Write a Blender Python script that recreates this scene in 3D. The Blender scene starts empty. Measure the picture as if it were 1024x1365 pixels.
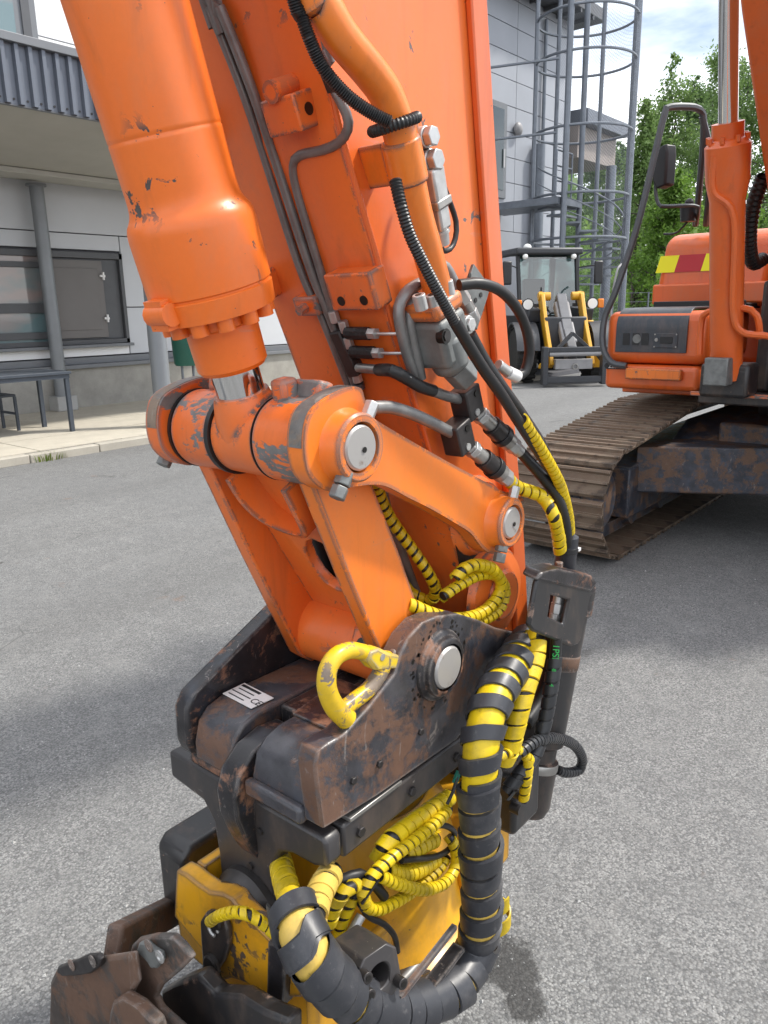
import bpy, bmesh, math, random
from mathutils import Vector, Matrix, Quaternion
from mathutils.geometry import tessellate_polygon
random.seed(7)
R = math.radians
scene = bpy.context.scene
scene.cycles.max_bounces = 6; scene.cycles.diffuse_bounces = 3; scene.cycles.glossy_bounces = 3; scene.cycles.transparent_max_bounces = 8
scene.cycles.adaptive_threshold = 0.02; scene.cycles.caustics_reflective = False; scene.cycles.caustics_refractive = False

# ------------------------------------------------------------------ camera
# World axes: X = pin axis of the digging arm (towards the viewer's right), Y = along the machine and the
# house front, Z = up, ground at 0.
FPX, PITCH, ROLL, YAW = 1027.0, R(14.7), R(1.1), R(40)
CAM = Vector((0.8897, -0.9560, 1.5))
_f0 = Vector((-math.sin(YAW), math.cos(YAW), 0)); _r0 = Vector((math.cos(YAW), math.sin(YAW), 0))
FW = _f0*math.cos(PITCH) + Vector((0, 0, -math.sin(PITCH))); _u0 = _r0.cross(FW)
RT = _r0*math.cos(ROLL) - _u0*math.sin(ROLL); UP = _r0*math.sin(ROLL) + _u0*math.cos(ROLL)
cam = bpy.data.cameras.new('camera'); camo = bpy.data.objects.new('camera', cam)
scene.collection.objects.link(camo); scene.camera = camo
camo.matrix_world = Matrix.Translation(CAM) @ Matrix((RT, UP, -FW)).transposed().to_4x4()
cam.sensor_fit = 'VERTICAL'; cam.sensor_height = 24.0; cam.lens = FPX/1365.0*24.0
cam.clip_start = 0.05; cam.clip_end = 2000

# ------------------------------------------------------------------ sky and sun
SUN_EL = R(52); SUN_H = Vector((0.60, 0.80, 0)).normalized()
SUN = SUN_H*math.cos(SUN_EL) + Vector((0, 0, math.sin(SUN_EL)))
world = bpy.data.worlds.new('World'); scene.world = world; world.use_nodes = True
wn = world.node_tree; wn.nodes.clear()
def wnode(t, **k):
    n = wn.nodes.new(t)
    for a, b in k.items(): setattr(n, a, b)
    return n
sky = wnode('ShaderNodeTexSky', sky_type='NISHITA', sun_disc=False)
sky.sun_elevation = SUN_EL; sky.sun_rotation = math.atan2(SUN_H.x, SUN_H.y)
sky.air_density = 1.0; sky.dust_density = 1.5; sky.ozone_density = 1.0
tc = wnode('ShaderNodeTexCoord')
mp = wnode('ShaderNodeMapping'); mp.inputs['Scale'].default_value = (1.3, 1.3, 3.6)
wn.links.new(tc.outputs['Generated'], mp.inputs['Vector'])
cn = wnode('ShaderNodeTexNoise'); cn.inputs['Scale'].default_value = 1.7; cn.inputs['Detail'].default_value = 7
cn.inputs['Roughness'].default_value = 0.55
wn.links.new(mp.outputs[0], cn.inputs['Vector'])
cr = wnode('ShaderNodeValToRGB'); cr.color_ramp.elements[0].position = 0.33; cr.color_ramp.elements[1].position = 0.58
wn.links.new(cn.outputs['Fac'], cr.inputs[0])
mx = wnode('ShaderNodeMix', data_type='RGBA')
wn.links.new(cr.outputs[0], mx.inputs[0]); wn.links.new(sky.outputs[0], mx.inputs[6]); mx.inputs[7].default_value = (14.0, 14.3, 14.8, 1)
bg = wnode('ShaderNodeBackground'); bg.inputs[1].default_value = 0.12
wn.links.new(mx.outputs[2], bg.inputs[0])
wo = wnode('ShaderNodeOutputWorld'); wn.links.new(bg.outputs[0], wo.inputs[0])
sl = bpy.data.lights.new('sun', 'SUN'); sl.energy = 3.3; sl.angle = R(4.5); sl.color = (1.0, 0.95, 0.87)
so = bpy.data.objects.new('sun', sl); scene.collection.objects.link(so)
so.rotation_euler = (-SUN).to_track_quat('-Z', 'Y').to_euler(); so.location = SUN*30
vs = scene.view_settings
vs.view_transform = 'Standard'; vs.look = 'None'; vs.gamma = 1.0; vs.exposure = 0.44; vs.use_curve_mapping = False

# ------------------------------------------------------------------ helpers
def ray(x, y): return FW + RT*((x-512.0)/FPX) - UP*((y-682.5)/FPX)
def U(x, y, X=None, Y=None, Z=None, D=None):
    "photograph pixel -> point at a known real plane or distance"
    d = ray(x, y)
    if D is not None: return CAM + d*D
    i, v = (0, X) if X is not None else (1, Y) if Y is not None else (2, Z)
    return CAM + d*((v-CAM[i])/d[i])
def Upl(x, y, p0, n, off=0.0):
    d = ray(x, y); p = p0 + n*off
    return CAM + d*((p-CAM).dot(n)/d.dot(n))
def V(*a): return Vector(a)
def rootof(o):
    while o.parent: o = o.parent
    return o
def empty(name, loc, label, cat, group=None, kind=None):
    o = bpy.data.objects.new(name, None); scene.collection.objects.link(o); o.location = loc
    o.empty_display_size = 0.2
    tag(o, label, cat, group, kind); return o
def tag(o, label=None, cat=None, group=None, kind=None):
    if label: o['label'] = label
    if cat: o['category'] = cat
    if group: o['group'] = group
    if kind: o['kind'] = kind
    return o
def frame_of(path):
    n = len(path); T = []
    for i in range(n):
        a = path[max(i-1, 0)]; b = path[min(i+1, n-1)]; t = (b-a)
        T.append(t.normalized() if t.length > 1e-9 else Vector((0, 0, 1)))
    up = Vector((0, 0, 1)) if abs(T[0].z) < 0.9 else Vector((1, 0, 0))
    N = [(up - T[0]*up.dot(T[0])).normalized()]
    for i in range(1, n):
        v = N[-1] - T[i]*N[-1].dot(T[i]); N.append(v.normalized())
    B = [T[i].cross(N[i]) for i in range(n)]
    return T, N, B
def smooth_path(pts, step=0.02):
    pts = [Vector(p) for p in pts]
    if len(pts) < 3:
        k = max(2, int((pts[1]-pts[0]).length/step)); return [pts[0].lerp(pts[1], i/k) for i in range(k+1)]
    P = [pts[0]*2-pts[1]] + pts + [pts[-1]*2-pts[-2]]; out = []
    for i in range(1, len(P)-2):
        p0, p1, p2, p3 = P[i-1], P[i], P[i+1], P[i+2]
        k = max(2, int((p2-p1).length/step))
        for j in range(k):
            t = j/k
            out.append(0.5*((2*p1) + (p2-p0)*t + (2*p0-5*p1+4*p2-p3)*t*t + (3*p1-p0-3*p2+p3)*t*t*t))
    out.append(pts[-1]); return out
def resample(path, step):
    L = [0.0]
    for i in range(1, len(path)): L.append(L[-1]+(path[i]-path[i-1]).length)
    n = max(2, int(L[-1]/step)); out = []; j = 0
    for i in range(n+1):
        s = L[-1]*i/n
        while j < len(L)-2 and L[j+1] < s: j += 1
        d = L[j+1]-L[j]; out.append(path[j].lerp(path[j+1], (s-L[j])/d if d > 1e-9 else 0))
    return out, L[-1]
class MB:
    def __init__(s): s.v = []; s.f = []
    def add(s, vs, fs):
        o = len(s.v); s.v += [Vector(v) for v in vs]; s.f += [tuple(i+o for i in f) for f in fs]; return s
    def bx(s, x0, x1, y0, y1, z0, z1):
        return s.add([(x0,y0,z0),(x1,y0,z0),(x1,y1,z0),(x0,y1,z0),(x0,y0,z1),(x1,y0,z1),(x1,y1,z1),(x0,y1,z1)],
                     [(0,3,2,1),(4,5,6,7),(0,1,5,4),(1,2,6,5),(2,3,7,6),(3,0,4,7)])
    def obx(s, c, ax, ay, az, sx, sy, sz):
        c = Vector(c); vs = []
        for k in (-1, 1):
            for i, j in ((-1,-1),(1,-1),(1,1),(-1,1)): vs.append(c+ax*(i*sx/2)+ay*(j*sy/2)+az*(k*sz/2))
        return s.add(vs, [(0,3,2,1),(4,5,6,7),(0,1,5,4),(1,2,6,5),(2,3,7,6),(3,0,4,7)])
    def beam(s, p0, p1, wx, wy, up=Vector((0,0,1))):
        p0 = Vector(p0); p1 = Vector(p1); az = (p1-p0).normalized()
        ax = az.cross(up)
        if ax.length < 1e-4: ax = Vector((1,0,0))
        ax.normalize(); ay = az.cross(ax)
        return s.obx((p0+p1)/2, ax, ay, az, wx, wy, (p1-p0).length)
    def prism(s, loop, vec, holes=()):
        vec = Vector(vec); loops = [[Vector(p) for p in loop]] + [[Vector(p) for p in h] for h in holes]
        allp = [p for l in loops for p in l]; n = len(allp)
        tris = tessellate_polygon(loops)
        fs = []
        if holes or True:
            for t in tris: fs.append(tuple(t)); fs.append(tuple(i+n for i in reversed(t)))
        o = 0
        for l in loops:
            m = len(l)
            for i in range(m): a = o+i; b = o+(i+1) % m; fs.append((a, b, b+n, a+n))
            o += m
        return s.add(allp+[p+vec for p in allp], fs)
    def cyl(s, p0, p1, r0, r1=None, n=20, caps=True, ph=0.0):
        p0 = Vector(p0); p1 = Vector(p1); r1 = r0 if r1 is None else r1
        return s.lathe(p0, (p1-p0).normalized(), [(0, r0), ((p1-p0).length, r1)], n, caps, ph)
    def lathe(s, p0, ax, prof, n=24, caps=True, ph=0.0):
        p0 = Vector(p0); ax = Vector(ax).normalized()
        u = ax.cross(Vector((0,0,1)) if abs(ax.z) < 0.9 else Vector((1,0,0))).normalized(); w = ax.cross(u)
        vs = []; fs = []
        for (d, r) in prof:
            for i in range(n):
                a = 2*math.pi*i/n+ph; vs.append(p0+ax*d+u*(r*math.cos(a))+w*(r*math.sin(a)))
        for k in range(len(prof)-1):
            for i in range(n):
                j = (i+1) % n; fs.append((k*n+i, k*n+j, (k+1)*n+j, (k+1)*n+i))
        if caps: fs.append(tuple(reversed(range(n)))); fs.append(tuple(range((len(prof)-1)*n, len(prof)*n)))
        return s.add(vs, fs)
    def tube(s, pts, r, n=10, step=0.02, smooth=True, radf=None):
        path = smooth_path(pts, step) if smooth else [Vector(p) for p in pts]
        T, N, B = frame_of(path); vs = []; fs = []
        for i, p in enumerate(path):
            rr = r if radf is None else r*radf(i/(len(path)-1))
            for k in range(n):
                a = 2*math.pi*k/n; vs.append(p+N[i]*(rr*math.cos(a))+B[i]*(rr*math.sin(a)))
        m = len(path)
        for i in range(m-1):
            for k in range(n):
                j = (k+1) % n; fs.append((i*n+k, i*n+j, (i+1)*n+j, (i+1)*n+k))
        fs.append(tuple(reversed(range(n)))); fs.append(tuple(range((m-1)*n, m*n)))
        return s.add(vs, fs)
    def ribs(s, pts, r, pitch, n=10):
        "corrugated conduit"
        path, L = resample(smooth_path(pts, 0.01), pitch/2)
        T, N, B = frame_of(path); vs = []; fs = []
        for i, p in enumerate(path):
            rr = r*(1.0 if i % 2 else 0.84)
            for k in range(n):
                a = 2*math.pi*k/n; vs.append(p+N[i]*(rr*math.cos(a))+B[i]*(rr*math.sin(a)))
        m = len(path)
        for i in range(m-1):
            for k in range(n):
                j = (k+1) % n; fs.append((i*n+k, i*n+j, (i+1)*n+j, (i+1)*n+k))
        return s.add(vs, fs)
    def spiral(s, pts, r, pitch, gap=0.15, thick=0.0025, seg=14, jit=0.05, seed=1, lap=1.1):
        "helical hose guard: a ribbon wound round the path"
        rnd = random.Random(seed)
        path, L = resample(smooth_path(pts, 0.01), pitch/seg)
        T, N, B = frame_of(path); m = len(path); w = pitch*(1-gap)
        jr = [1+rnd.uniform(-jit, jit) for _ in range(m//seg+3)]; jg = [1+rnd.uniform(-jit*2, jit*1.0) for _ in range(m//seg+3)]
        vs = []; fs = []
        for i in range(m):
            q = i/seg; k = int(q); fr = q-k
            rr = r*(jr[k]*(1-fr)+jr[k+1]*fr); ww = w*(jg[k]*(1-fr)+jg[k+1]*fr)
            a = 2*math.pi*i/seg; dr = N[i]*math.cos(a)+B[i]*math.sin(a)
            c = path[i]
            for off, rad in ((-0.5, rr-.0004), (-0.47, rr+thick*lap), (0.46, rr+thick*(2.1-lap)), (0.5, rr-.0004)):
                vs.append(c+T[i]*(ww*off)+dr*rad)
        for i in range(m-1):
            for k in range(3): fs.append((i*4+k, i*4+k+1, i*4+k+5, i*4+k+4))
        return s.add(vs, fs)
    def sphere(s, c, r, sc=(1,1,1), n=14, m=9):
        c = Vector(c); vs = [c+Vector((0,0,r*sc[2]))]; fs = []
        for i in range(1, m):
            t = math.pi*i/m
            for k in range(n):
                a = 2*math.pi*k/n; vs.append(c+Vector((r*sc[0]*math.sin(t)*math.cos(a), r*sc[1]*math.sin(t)*math.sin(a), r*sc[2]*math.cos(t))))
        vs.append(c-Vector((0,0,r*sc[2]))); b = len(vs)-1
        for k in range(n): fs.append((0, 1+k, 1+(k+1) % n)); fs.append((b, b-n+(k+1) % n, b-n+k))
        for i in range(m-2):
            for k in range(n):
                a = 1+i*n+k; e = 1+i*n+(k+1) % n; fs.append((a, a+n, e+n, e))
        return s.add(vs, fs)
    def mesh(s, name, L=Vector((0,0,0)), smooth=True, angle=35, recalc=True):
        me = bpy.data.meshes.new(name); me.from_pydata([tuple(v-L) for v in s.v], [], s.f)
        if recalc:
            bm = bmesh.new(); bm.from_mesh(me); bmesh.ops.recalc_face_normals(bm, faces=bm.faces); bm.to_mesh(me); bm.free()
        if smooth:
            me.polygons.foreach_set('use_smooth', [True]*len(me.polygons)); me.set_sharp_from_angle(angle=R(angle))
        me.update(); return me
    def build(s, name, mat, parent=None, bevel=0.0, smooth=True, angle=35, seg=2, recalc=True, local=False):
        L = rootof(parent).location if parent and not local else Vector((0,0,0))
        me = s.mesh(name, L, smooth, angle, recalc)
        me.materials.append(mat); o = bpy.data.objects.new(name, me); scene.collection.objects.link(o)
        if parent: o.parent = parent
        if bevel > 0:
            b = o.modifiers.new('bevel', 'BEVEL'); b.width = bevel; b.segments = seg; b.limit_method = 'ANGLE'; b.angle_limit = R(32); b.harden_normals = False
        return o
def share(name, me, mat, parent, mat4):
    "an object that shares mesh data; mat4 is its world transform"
    if not me.materials: me.materials.append(mat)
    o = bpy.data.objects.new(name, me); scene.collection.objects.link(o); o.parent = parent
    L = rootof(parent).location
    o.matrix_local = Matrix.Translation(-L) @ mat4; return o
def mat_axis(p, z, x=None):
    z = Vector(z).normalized()
    x = Vector(x) if x is not None else (Vector((0,0,1)) if abs(z.z) < 0.9 else Vector((1,0,0)))
    y = z.cross(x).normalized(); x = y.cross(z)
    m = Matrix((x, y, z)).transposed().to_4x4(); m.translation = Vector(p); return m
def circ(n, f): return [f(2*math.pi*i/n) for i in range(n)]
def text(name, body, mat, parent, p, xdir, ydir, size, align='CENTER'):
    cu = bpy.data.curves.new(name, 'FONT'); cu.body = body; cu.size = size; cu.align_x = align; cu.align_y = 'CENTER'; cu.extrude = size*0.01
    cu.materials.append(mat); o0 = bpy.data.objects.new(name, cu); me = bpy.data.meshes.new_from_object(o0); bpy.data.objects.remove(o0)
    if not me.materials: me.materials.append(mat)
    o = bpy.data.objects.new(name, me); scene.collection.objects.link(o); o.parent = parent
    xd = Vector(xdir).normalized(); zd = xd.cross(Vector(ydir)).normalized(); yd = zd.cross(xd)
    m = Matrix((xd, yd, zd)).transposed().to_4x4(); m.translation = Vector(p)-rootof(parent).location
    o.matrix_local = m; return o

# ------------------------------------------------------------------ materials
MATS = {}
class NT:
    def __init__(s, name):
        s.m = bpy.data.materials.new(name); s.m.use_nodes = True; s.t = s.m.node_tree; s.t.nodes.clear()
        s.o = s.t.nodes.new('ShaderNodeOutputMaterial'); s.b = s.t.nodes.new('ShaderNodeBsdfPrincipled')
        s.t.links.new(s.b.outputs[0], s.o.inputs[0]); s.tc = s.t.nodes.new('ShaderNodeTexCoord'); MATS[name] = s.m
    def n(s, typ, **k):
        x = s.t.nodes.new(typ)
        for a, b in k.items():
            if a.startswith('i_'): x.inputs[a[2:]].default_value = b
            else: setattr(x, a, b)
        return x
    def l(s, a, b): s.t.links.new(a, b)
    def noise(s, scale, detail=4, rough=0.55, vec=None, dist=0.0, stretch=None):
        x = s.n('ShaderNodeTexNoise'); x.inputs['Scale'].default_value = scale; x.inputs['Detail'].default_value = detail
        x.inputs['Roughness'].default_value = rough; x.inputs['Distortion'].default_value = dist
        v = vec or s.tc.outputs['Object']
        if stretch:
            mpp = s.n('ShaderNodeMapping'); mpp.inputs['Scale'].default_value = stretch; s.l(v, mpp.inputs[0]); v = mpp.outputs[0]
        s.l(v, x.inputs['Vector']); return x.outputs['Fac']
    def vor(s, scale, feature='F1', vec=None):
        x = s.n('ShaderNodeTexVoronoi', feature=feature); x.inputs['Scale'].default_value = scale
        s.l(vec or s.tc.outputs['Object'], x.inputs['Vector']); return x
    def ramp(s, fac, a, b, ca=(0,0,0,1), cb=(1,1,1,1)):
        x = s.n('ShaderNodeValToRGB'); e = x.color_ramp.elements; e[0].position = a; e[1].position = b; e[0].color = ca; e[1].color = cb
        s.l(fac, x.inputs[0]); return x.outputs[0]
    def mix(s, fac, a, b):
        x = s.n('ShaderNodeMix', data_type='RGBA')
        for v, k in ((fac, 0), (a, 6), (b, 7)):
            if isinstance(v, (int, float)): x.inputs[k].default_value = v
            elif isinstance(v, tuple): x.inputs[k].default_value = v if len(v) == 4 else v+(1,)
            else: s.l(v, x.inputs[k])
        return x.outputs[2]
    def math(s, op, a, b=0.0, clamp=False):
        x = s.n('ShaderNodeMath', operation=op, use_clamp=clamp)
        for v, k in ((a, 0), (b, 1)):
            if isinstance(v, (int, float)): x.inputs[k].default_value = v
            else: s.l(v, x.inputs[k])
        return x.outputs[0]
    def edge(s, radius=0.006, lo=0.0, hi=0.25):
        bv = s.n('ShaderNodeBevel', samples=4); bv.inputs['Radius'].default_value = radius
        g = s.n('ShaderNodeNewGeometry'); d = s.n('ShaderNodeVectorMath', operation='DOT_PRODUCT')
        s.l(bv.outputs[0], d.inputs[0]); s.l(g.outputs['Normal'], d.inputs[1])
        x = s.n('ShaderNodeMapRange'); x.inputs[1].default_value = 1.0-lo; x.inputs[2].default_value = 1.0-hi
        s.l(d.outputs['Value'], x.inputs[0]); return x.outputs[0]
    def bump(s, h, strength=0.2, dist=0.005):
        x = s.n('ShaderNodeBump'); x.inputs['Strength'].default_value = strength; x.inputs['Distance'].default_value = dist
        s.l(h, x.inputs['Height']); s.l(x.outputs[0], s.b.inputs['Normal'])
    def col(s, c):
        if isinstance(c, tuple): s.b.inputs['Base Color'].default_value = c if len(c) == 4 else c+(1,)
        else: s.l(c, s.b.inputs['Base Color'])
    def set(s, rough=None, metal=None, **k):
        for key, v in (('Roughness', rough), ('Metallic', metal)):
            if v is None: continue
            if isinstance(v, (int, float)): s.b.inputs[key].default_value = v
            else: s.l(v, s.b.inputs[key])
        for a, v in k.items(): s.b.inputs[a.replace('_', ' ')].default_value = v
        return s.m
def paint(name, c, c2=None, chips=0.66, edge=0.0, under=(0.05,0.045,0.042), grime=0.0, rough=0.38, scale=28.0, patch=0.0, spots=True, coat=0.2):
    t = NT(name); c2 = c2 or tuple(x*0.82 for x in c)
    base = t.mix(t.ramp(t.noise(3.0, 5), 0.35, 0.7), c, c2)
    fine = t.ramp(t.noise(140, 3), 0.3, 0.75); base = t.mix(t.math('MULTIPLY', fine, 0.10), base, tuple(x*0.6 for x in c))
    # faint dust, dull streaks and hairline scratches
    du = t.ramp(t.noise(7, 8, 0.72, stretch=(1.4, 1.4, 0.6)), 0.48, 0.75); base = t.mix(t.math('MULTIPLY', du, 0.24), base, (0.30, 0.20, 0.14))
    sk = t.ramp(t.noise(26, 5, 0.6, stretch=(1, 1, 0.10)), 0.56, 0.72); base = t.mix(t.math('MULTIPLY', sk, 0.32), base, tuple(x*0.45+0.01 for x in c))
    sc1 = t.math('MULTIPLY', t.ramp(t.noise(70, 3, 0.5, dist=0.3, stretch=(0.25, 0.1, 1)), 0.685, 0.70), t.ramp(t.noise(5, 3), 0.5, 0.6))
    base = t.mix(t.math('MULTIPLY', sc1, 0.45), base, tuple(min(1, x*0.5+0.12) for x in c))
    mask = None
    if spots:
        a = t.ramp(t.noise(scale, 6, 0.65, dist=0.6), chips, chips+0.015); b = t.ramp(t.noise(scale*0.18, 3), 0.5, 0.6)
        mask = t.math('MULTIPLY', a, b)
        sp = t.vor(scale*2.6); q = t.math('MULTIPLY', t.math('LESS_THAN', sp.outputs['Distance'], 0.055), t.ramp(t.noise(scale*0.5, 2), 0.55, 0.6))
        mask = t.math('MAXIMUM', mask, q)
    if patch > 0:
        pm = t.ramp(t.noise(11, 5, 0.7, dist=0.4, stretch=(1, 1, 2.2)), 1-patch, 1-patch+0.03)
        mask = pm if mask is None else t.math('MAXIMUM', mask, pm)
    if edge > 0:
        e = t.edge(0.010); en = t.ramp(t.noise(30, 6, 0.75), 0.96-edge, 1-edge+0.02); e = t.math('MULTIPLY', t.ramp(e, 0.03, 0.12), en)
        mask = e if mask is None else t.math('MAXIMUM', mask, e)
    if grime > 0:
        g = t.math('MULTIPLY', t.ramp(t.noise(5, 7, 0.7), 0.5, 0.72), grime); base = t.mix(g, base, (0.035, 0.028, 0.022))
    if mask is not None:
        un = t.mix(t.noise(60, 4), under, tuple(min(1, x*3.2) for x in under))
        t.col(t.mix(mask, base, un))
        rr = t.math('ADD', t.math('MULTIPLY', mask, 0.2), t.math('ADD', rough-0.06, t.math('MULTIPLY', t.noise(9, 4), 0.16))); t.l(rr, t.b.inputs['Roughness'])
        h = t.math('SUBTRACT', t.math('MULTIPLY', t.noise(90, 3), 0.12), mask); t.bump(h, 0.25, 0.0012)
    else:
        t.col(base); t.set(rough=rough); t.bump(t.noise(90, 3), 0.05, 0.001)
    t.set(Coat_Weight=coat, Coat_Roughness=0.25); return t.m
def plain(name, c, rough=0.5, metal=0.0, var=0.25, scale=12.0, bump=0.1, bscale=60.0, **k):
    t = NT(name); t.col(t.mix(t.ramp(t.noise(scale, 5, 0.6), 0.3, 0.75), c, tuple(x*(1-var) for x in c)))
    t.l(t.math('ADD', rough-0.08, t.math('MULTIPLY', t.noise(scale*2, 4), 0.16)), t.b.inputs['Roughness'])
    if bump: t.bump(t.noise(bscale, 4), bump, 0.002)
    t.set(metal=metal, **k); return t.m
def rusty(name, dark=(0.045,0.045,0.052), rust=(0.17,0.085,0.052), amt=0.5, pale=(0.28,0.25,0.23), edge=0.5, blue=0.3, rough=0.5, vary=False):
    t = NT(name)
    n1 = t.ramp(t.noise(9, 10, 0.74, dist=0.25), 0.60-amt*0.32, 0.655-amt*0.27)
    base = t.mix(t.ramp(t.noise(20, 5), 0.35, 0.7), dark, tuple(x*1.9 for x in dark))
    bl = t.math('MULTIPLY', t.ramp(t.noise(9, 5, 0.6, stretch=(1.3, 1, 1)), 0.55, 0.7), blue); base = t.mix(bl, base, (0.055, 0.085, 0.13))
    rc = t.mix(t.noise(26, 6, 0.7), rust, tuple(min(1, x*1.9) for x in rust)); base = t.mix(n1, base, rc)
    sc = t.ramp(t.noise(30, 6, 0.75, dist=1.2, stretch=(1, 1, 0.35)), 0.62, 0.66); base = t.mix(t.math('MULTIPLY', sc, 0.5), base, pale)
    sp_ = t.ramp(t.noise(120, 4, 0.7), 0.60, 0.68); base = t.mix(t.math('MULTIPLY', sp_, 0.35), base, tuple(x*0.4 for x in dark))
    if edge:
        e = t.math('MULTIPLY', t.ramp(t.edge(0.008), 0.08, 0.3), t.ramp(t.noise(30, 5, 0.7), 1-edge-0.15, 1-edge)); base = t.mix(t.math('MULTIPLY', e, 0.7), base, pale)
    if vary:
        oi = t.n('ShaderNodeObjectInfo'); base = t.mix(t.math('MULTIPLY', oi.outputs['Random'], 0.5), base, (0.125,0.09,0.062)); mud = t.ramp(t.noise(7.0, 8, 0.75), 0.5, 0.58); base = t.mix(t.math('MULTIPLY', mud, 0.55), base, (0.17,0.13,0.092)); mu2 = t.ramp(t.noise(5.0, 8, 0.7), 0.56, 0.64); base = t.mix(t.math('MULTIPLY', mu2, 0.7), base, (0.03,0.024,0.02))
    t.col(base); t.l(t.math('ADD', rough-0.14, t.math('MULTIPLY', n1, 0.25)), t.b.inputs['Roughness'])
    t.bump(t.math('ADD', t.noise(45, 6, 0.7), t.math('MULTIPLY', n1, 0.6)), 0.35, 0.002); t.set(metal=0.12); return t.m

OR = (0.80, 0.178, 0.030); OR2 = (0.74, 0.142, 0.022)
paint('orange_paint', OR, OR2, chips=0.63, edge=0.50)
paint('orange_worn', OR, OR2, chips=0.62, edge=0.62, patch=0.45, under=(0.075,0.072,0.07))
paint('orange_link', (0.82,0.205,0.020), (0.78,0.175,0.017), chips=0.65, edge=0.55)
paint('orange_barrel', (0.82,0.175,0.016), (0.78,0.145,0.014), chips=0.615, edge=0.0, scale=30, under=(0.028,0.024,0.022))
paint('orange_body', (0.72,0.135,0.022), (0.66,0.112,0.018), chips=0.76, rough=0.33, scale=18)
paint('yellow_paint', (0.82,0.42,0.014), (0.76,0.36,0.01), chips=0.62, edge=0.6, grime=0.45, under=(0.06,0.04,0.03))
paint('yellow_worn', (0.80,0.40,0.014), (0.74,0.34,0.01), chips=0.545, edge=0.75, grime=0.5, under=(0.05,0.035,0.028), scale=40)
paint('lemon_paint', (0.80,0.58,0.01), (0.72,0.5,0.01), chips=0.62, edge=0.6, grime=0.3, under=(0.12,0.1,0.08))
paint('hook_worn', (0.78,0.52,0.01), (0.70,0.44,0.01), chips=0.56, edge=0.3, grime=0.35, patch=0.44, under=(0.085,0.065,0.048))
paint('loader_yellow', (0.70,0.36,0.015), chips=0.8, rough=0.4)
paint('dark_frame', (0.030,0.028,0.030), (0.045,0.042,0.043), chips=0.66, edge=0.34, under=(0.12,0.105,0.09), grime=0.2, rough=0.45)
paint('black_frame', (0.014,0.014,0.016), (0.022,0.021,0.022), chips=0.66, edge=0.4, under=(0.13,0.085,0.065), rough=0.42)
paint('grey_cover', (0.030,0.038,0.05), (0.04,0.047,0.058), chips=0.82, rough=0.45)
rusty('coupler_steel', amt=0.40, edge=0.5, rust=(0.095,0.052,0.035), dark=(0.036,0.036,0.042), rough=0.44)
rusty('coupler_dark', amt=0.2, edge=0.45, blue=0.3, dark=(0.018,0.017,0.019), rough=0.42)
rusty('bucket_rust', dark=(0.045,0.036,0.031), rust=(0.088,0.05,0.033), amt=0.5, edge=0.5, blue=0.05, rough=0.72)
rusty('bucket_dark', dark=(0.04,0.037,0.035), rust=(0.10,0.062,0.045), amt=0.45, edge=0.5, blue=0.0, rough=0.68)
rusty('worn_steel', dark=(0.10,0.095,0.09), rust=(0.16,0.12,0.09), amt=0.4, edge=0.0, blue=0.0, pale=(0.34,0.32,0.30), rough=0.6)
rusty('track_steel', vary=True, dark=(0.05,0.04,0.032), rust=(0.105,0.068,0.045), amt=0.8, edge=0.7, blue=0.0, pale=(0.36,0.29,0.22), rough=0.6)
rusty('frame_mud', dark=(0.034,0.037,0.048), rust=(0.10,0.06,0.04), amt=0.36, edge=0.5, blue=0.7, rough=0.6)
plain('steel', (0.42,0.41,0.39), 0.36, 0.75, 0.35, 30)
plain('zinc', (0.55,0.55,0.54), 0.38, 0.6, 0.3, 40)
plain('pipe_grey', (0.24,0.235,0.23), 0.42, 0.35, 0.45, 24)
plain('cast_grey', (0.22,0.23,0.225), 0.5, 0.3, 0.5, 22, 0.25)
plain('dark_steel', (0.06,0.055,0.055), 0.42, 0.5, 0.5, 24)
plain('rubber', (0.016,0.016,0.017), 0.45, 0, 0.4, 30, 0.1)
plain('conduit', (0.012,0.012,0.013), 0.4, 0, 0.3, 30, 0.0)
plain('tyre_rubber', (0.02,0.02,0.02), 0.75, 0, 0.5, 10)
plain('white_plate', (0.78,0.77,0.76), 0.45, 0, 0.12, 60)
plain('ink', (0.02,0.02,0.02), 0.6, 0, 0, 10, 0)
plain('green_print', (0.03,0.45,0.09), 0.5, 0, 0.1, 40, 0)
plain('green_tag', (0.01,0.16,0.11), 0.5, 0, 0.3, 40, 0)
plain('grease', (0.008,0.007,0.006), 0.35, 0, 0.4, 40, 0.4)
plain('red_sticker', (0.50,0.012,0.02), 0.4, 0, 0.1, 4, 0)
plain('fluo_yellow', (0.95,0.90,0.0), 0.4, 0, 0.08, 4, 0)
plain('white_paper', (0.8,0.8,0.78), 0.6, 0, 0.1, 20, 0)
def wrapmat(name, c, dirt_glint, amt):
    t = NT(name)
    d = t.ramp(t.noise(14, 6, 0.7), 0.62-amt*0.3, 0.85-amt*0.2); d2 = t.ramp(t.noise(70, 5, 0.7), 0.6, 0.7)
    t.col(t.mix(t.math('MULTIPLY', t.math('MAXIMUM', d, d2), 0.65), t.mix(t.noise(6, 3), c, tuple(x*0.8 for x in c)), dirt_glint))
    t.l(t.math('ADD', 0.26, t.math('MULTIPLY', t.noise(18, 5, 0.7), 0.3)), t.b.inputs['Roughness']); t.bump(t.noise(60, 5, 0.7), 0.18, 0.0015); return t.m
wrapmat('yellow_wrap', (0.76,0.54,0.008), (0.13,0.095,0.03), 0.5)
wrapmat('pale_wrap', (0.70,0.48,0.10), (0.20,0.13,0.06), 0.5)
wrapmat('black_wrap', (0.036,0.038,0.045), (0.11,0.107,0.11), 0.38)  # lighter grey paints highlights into the black, besides dirt
wrapmat('dark_wrap', (0.024,0.026,0.03), (0.07,0.065,0.06), 0.35)
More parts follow.
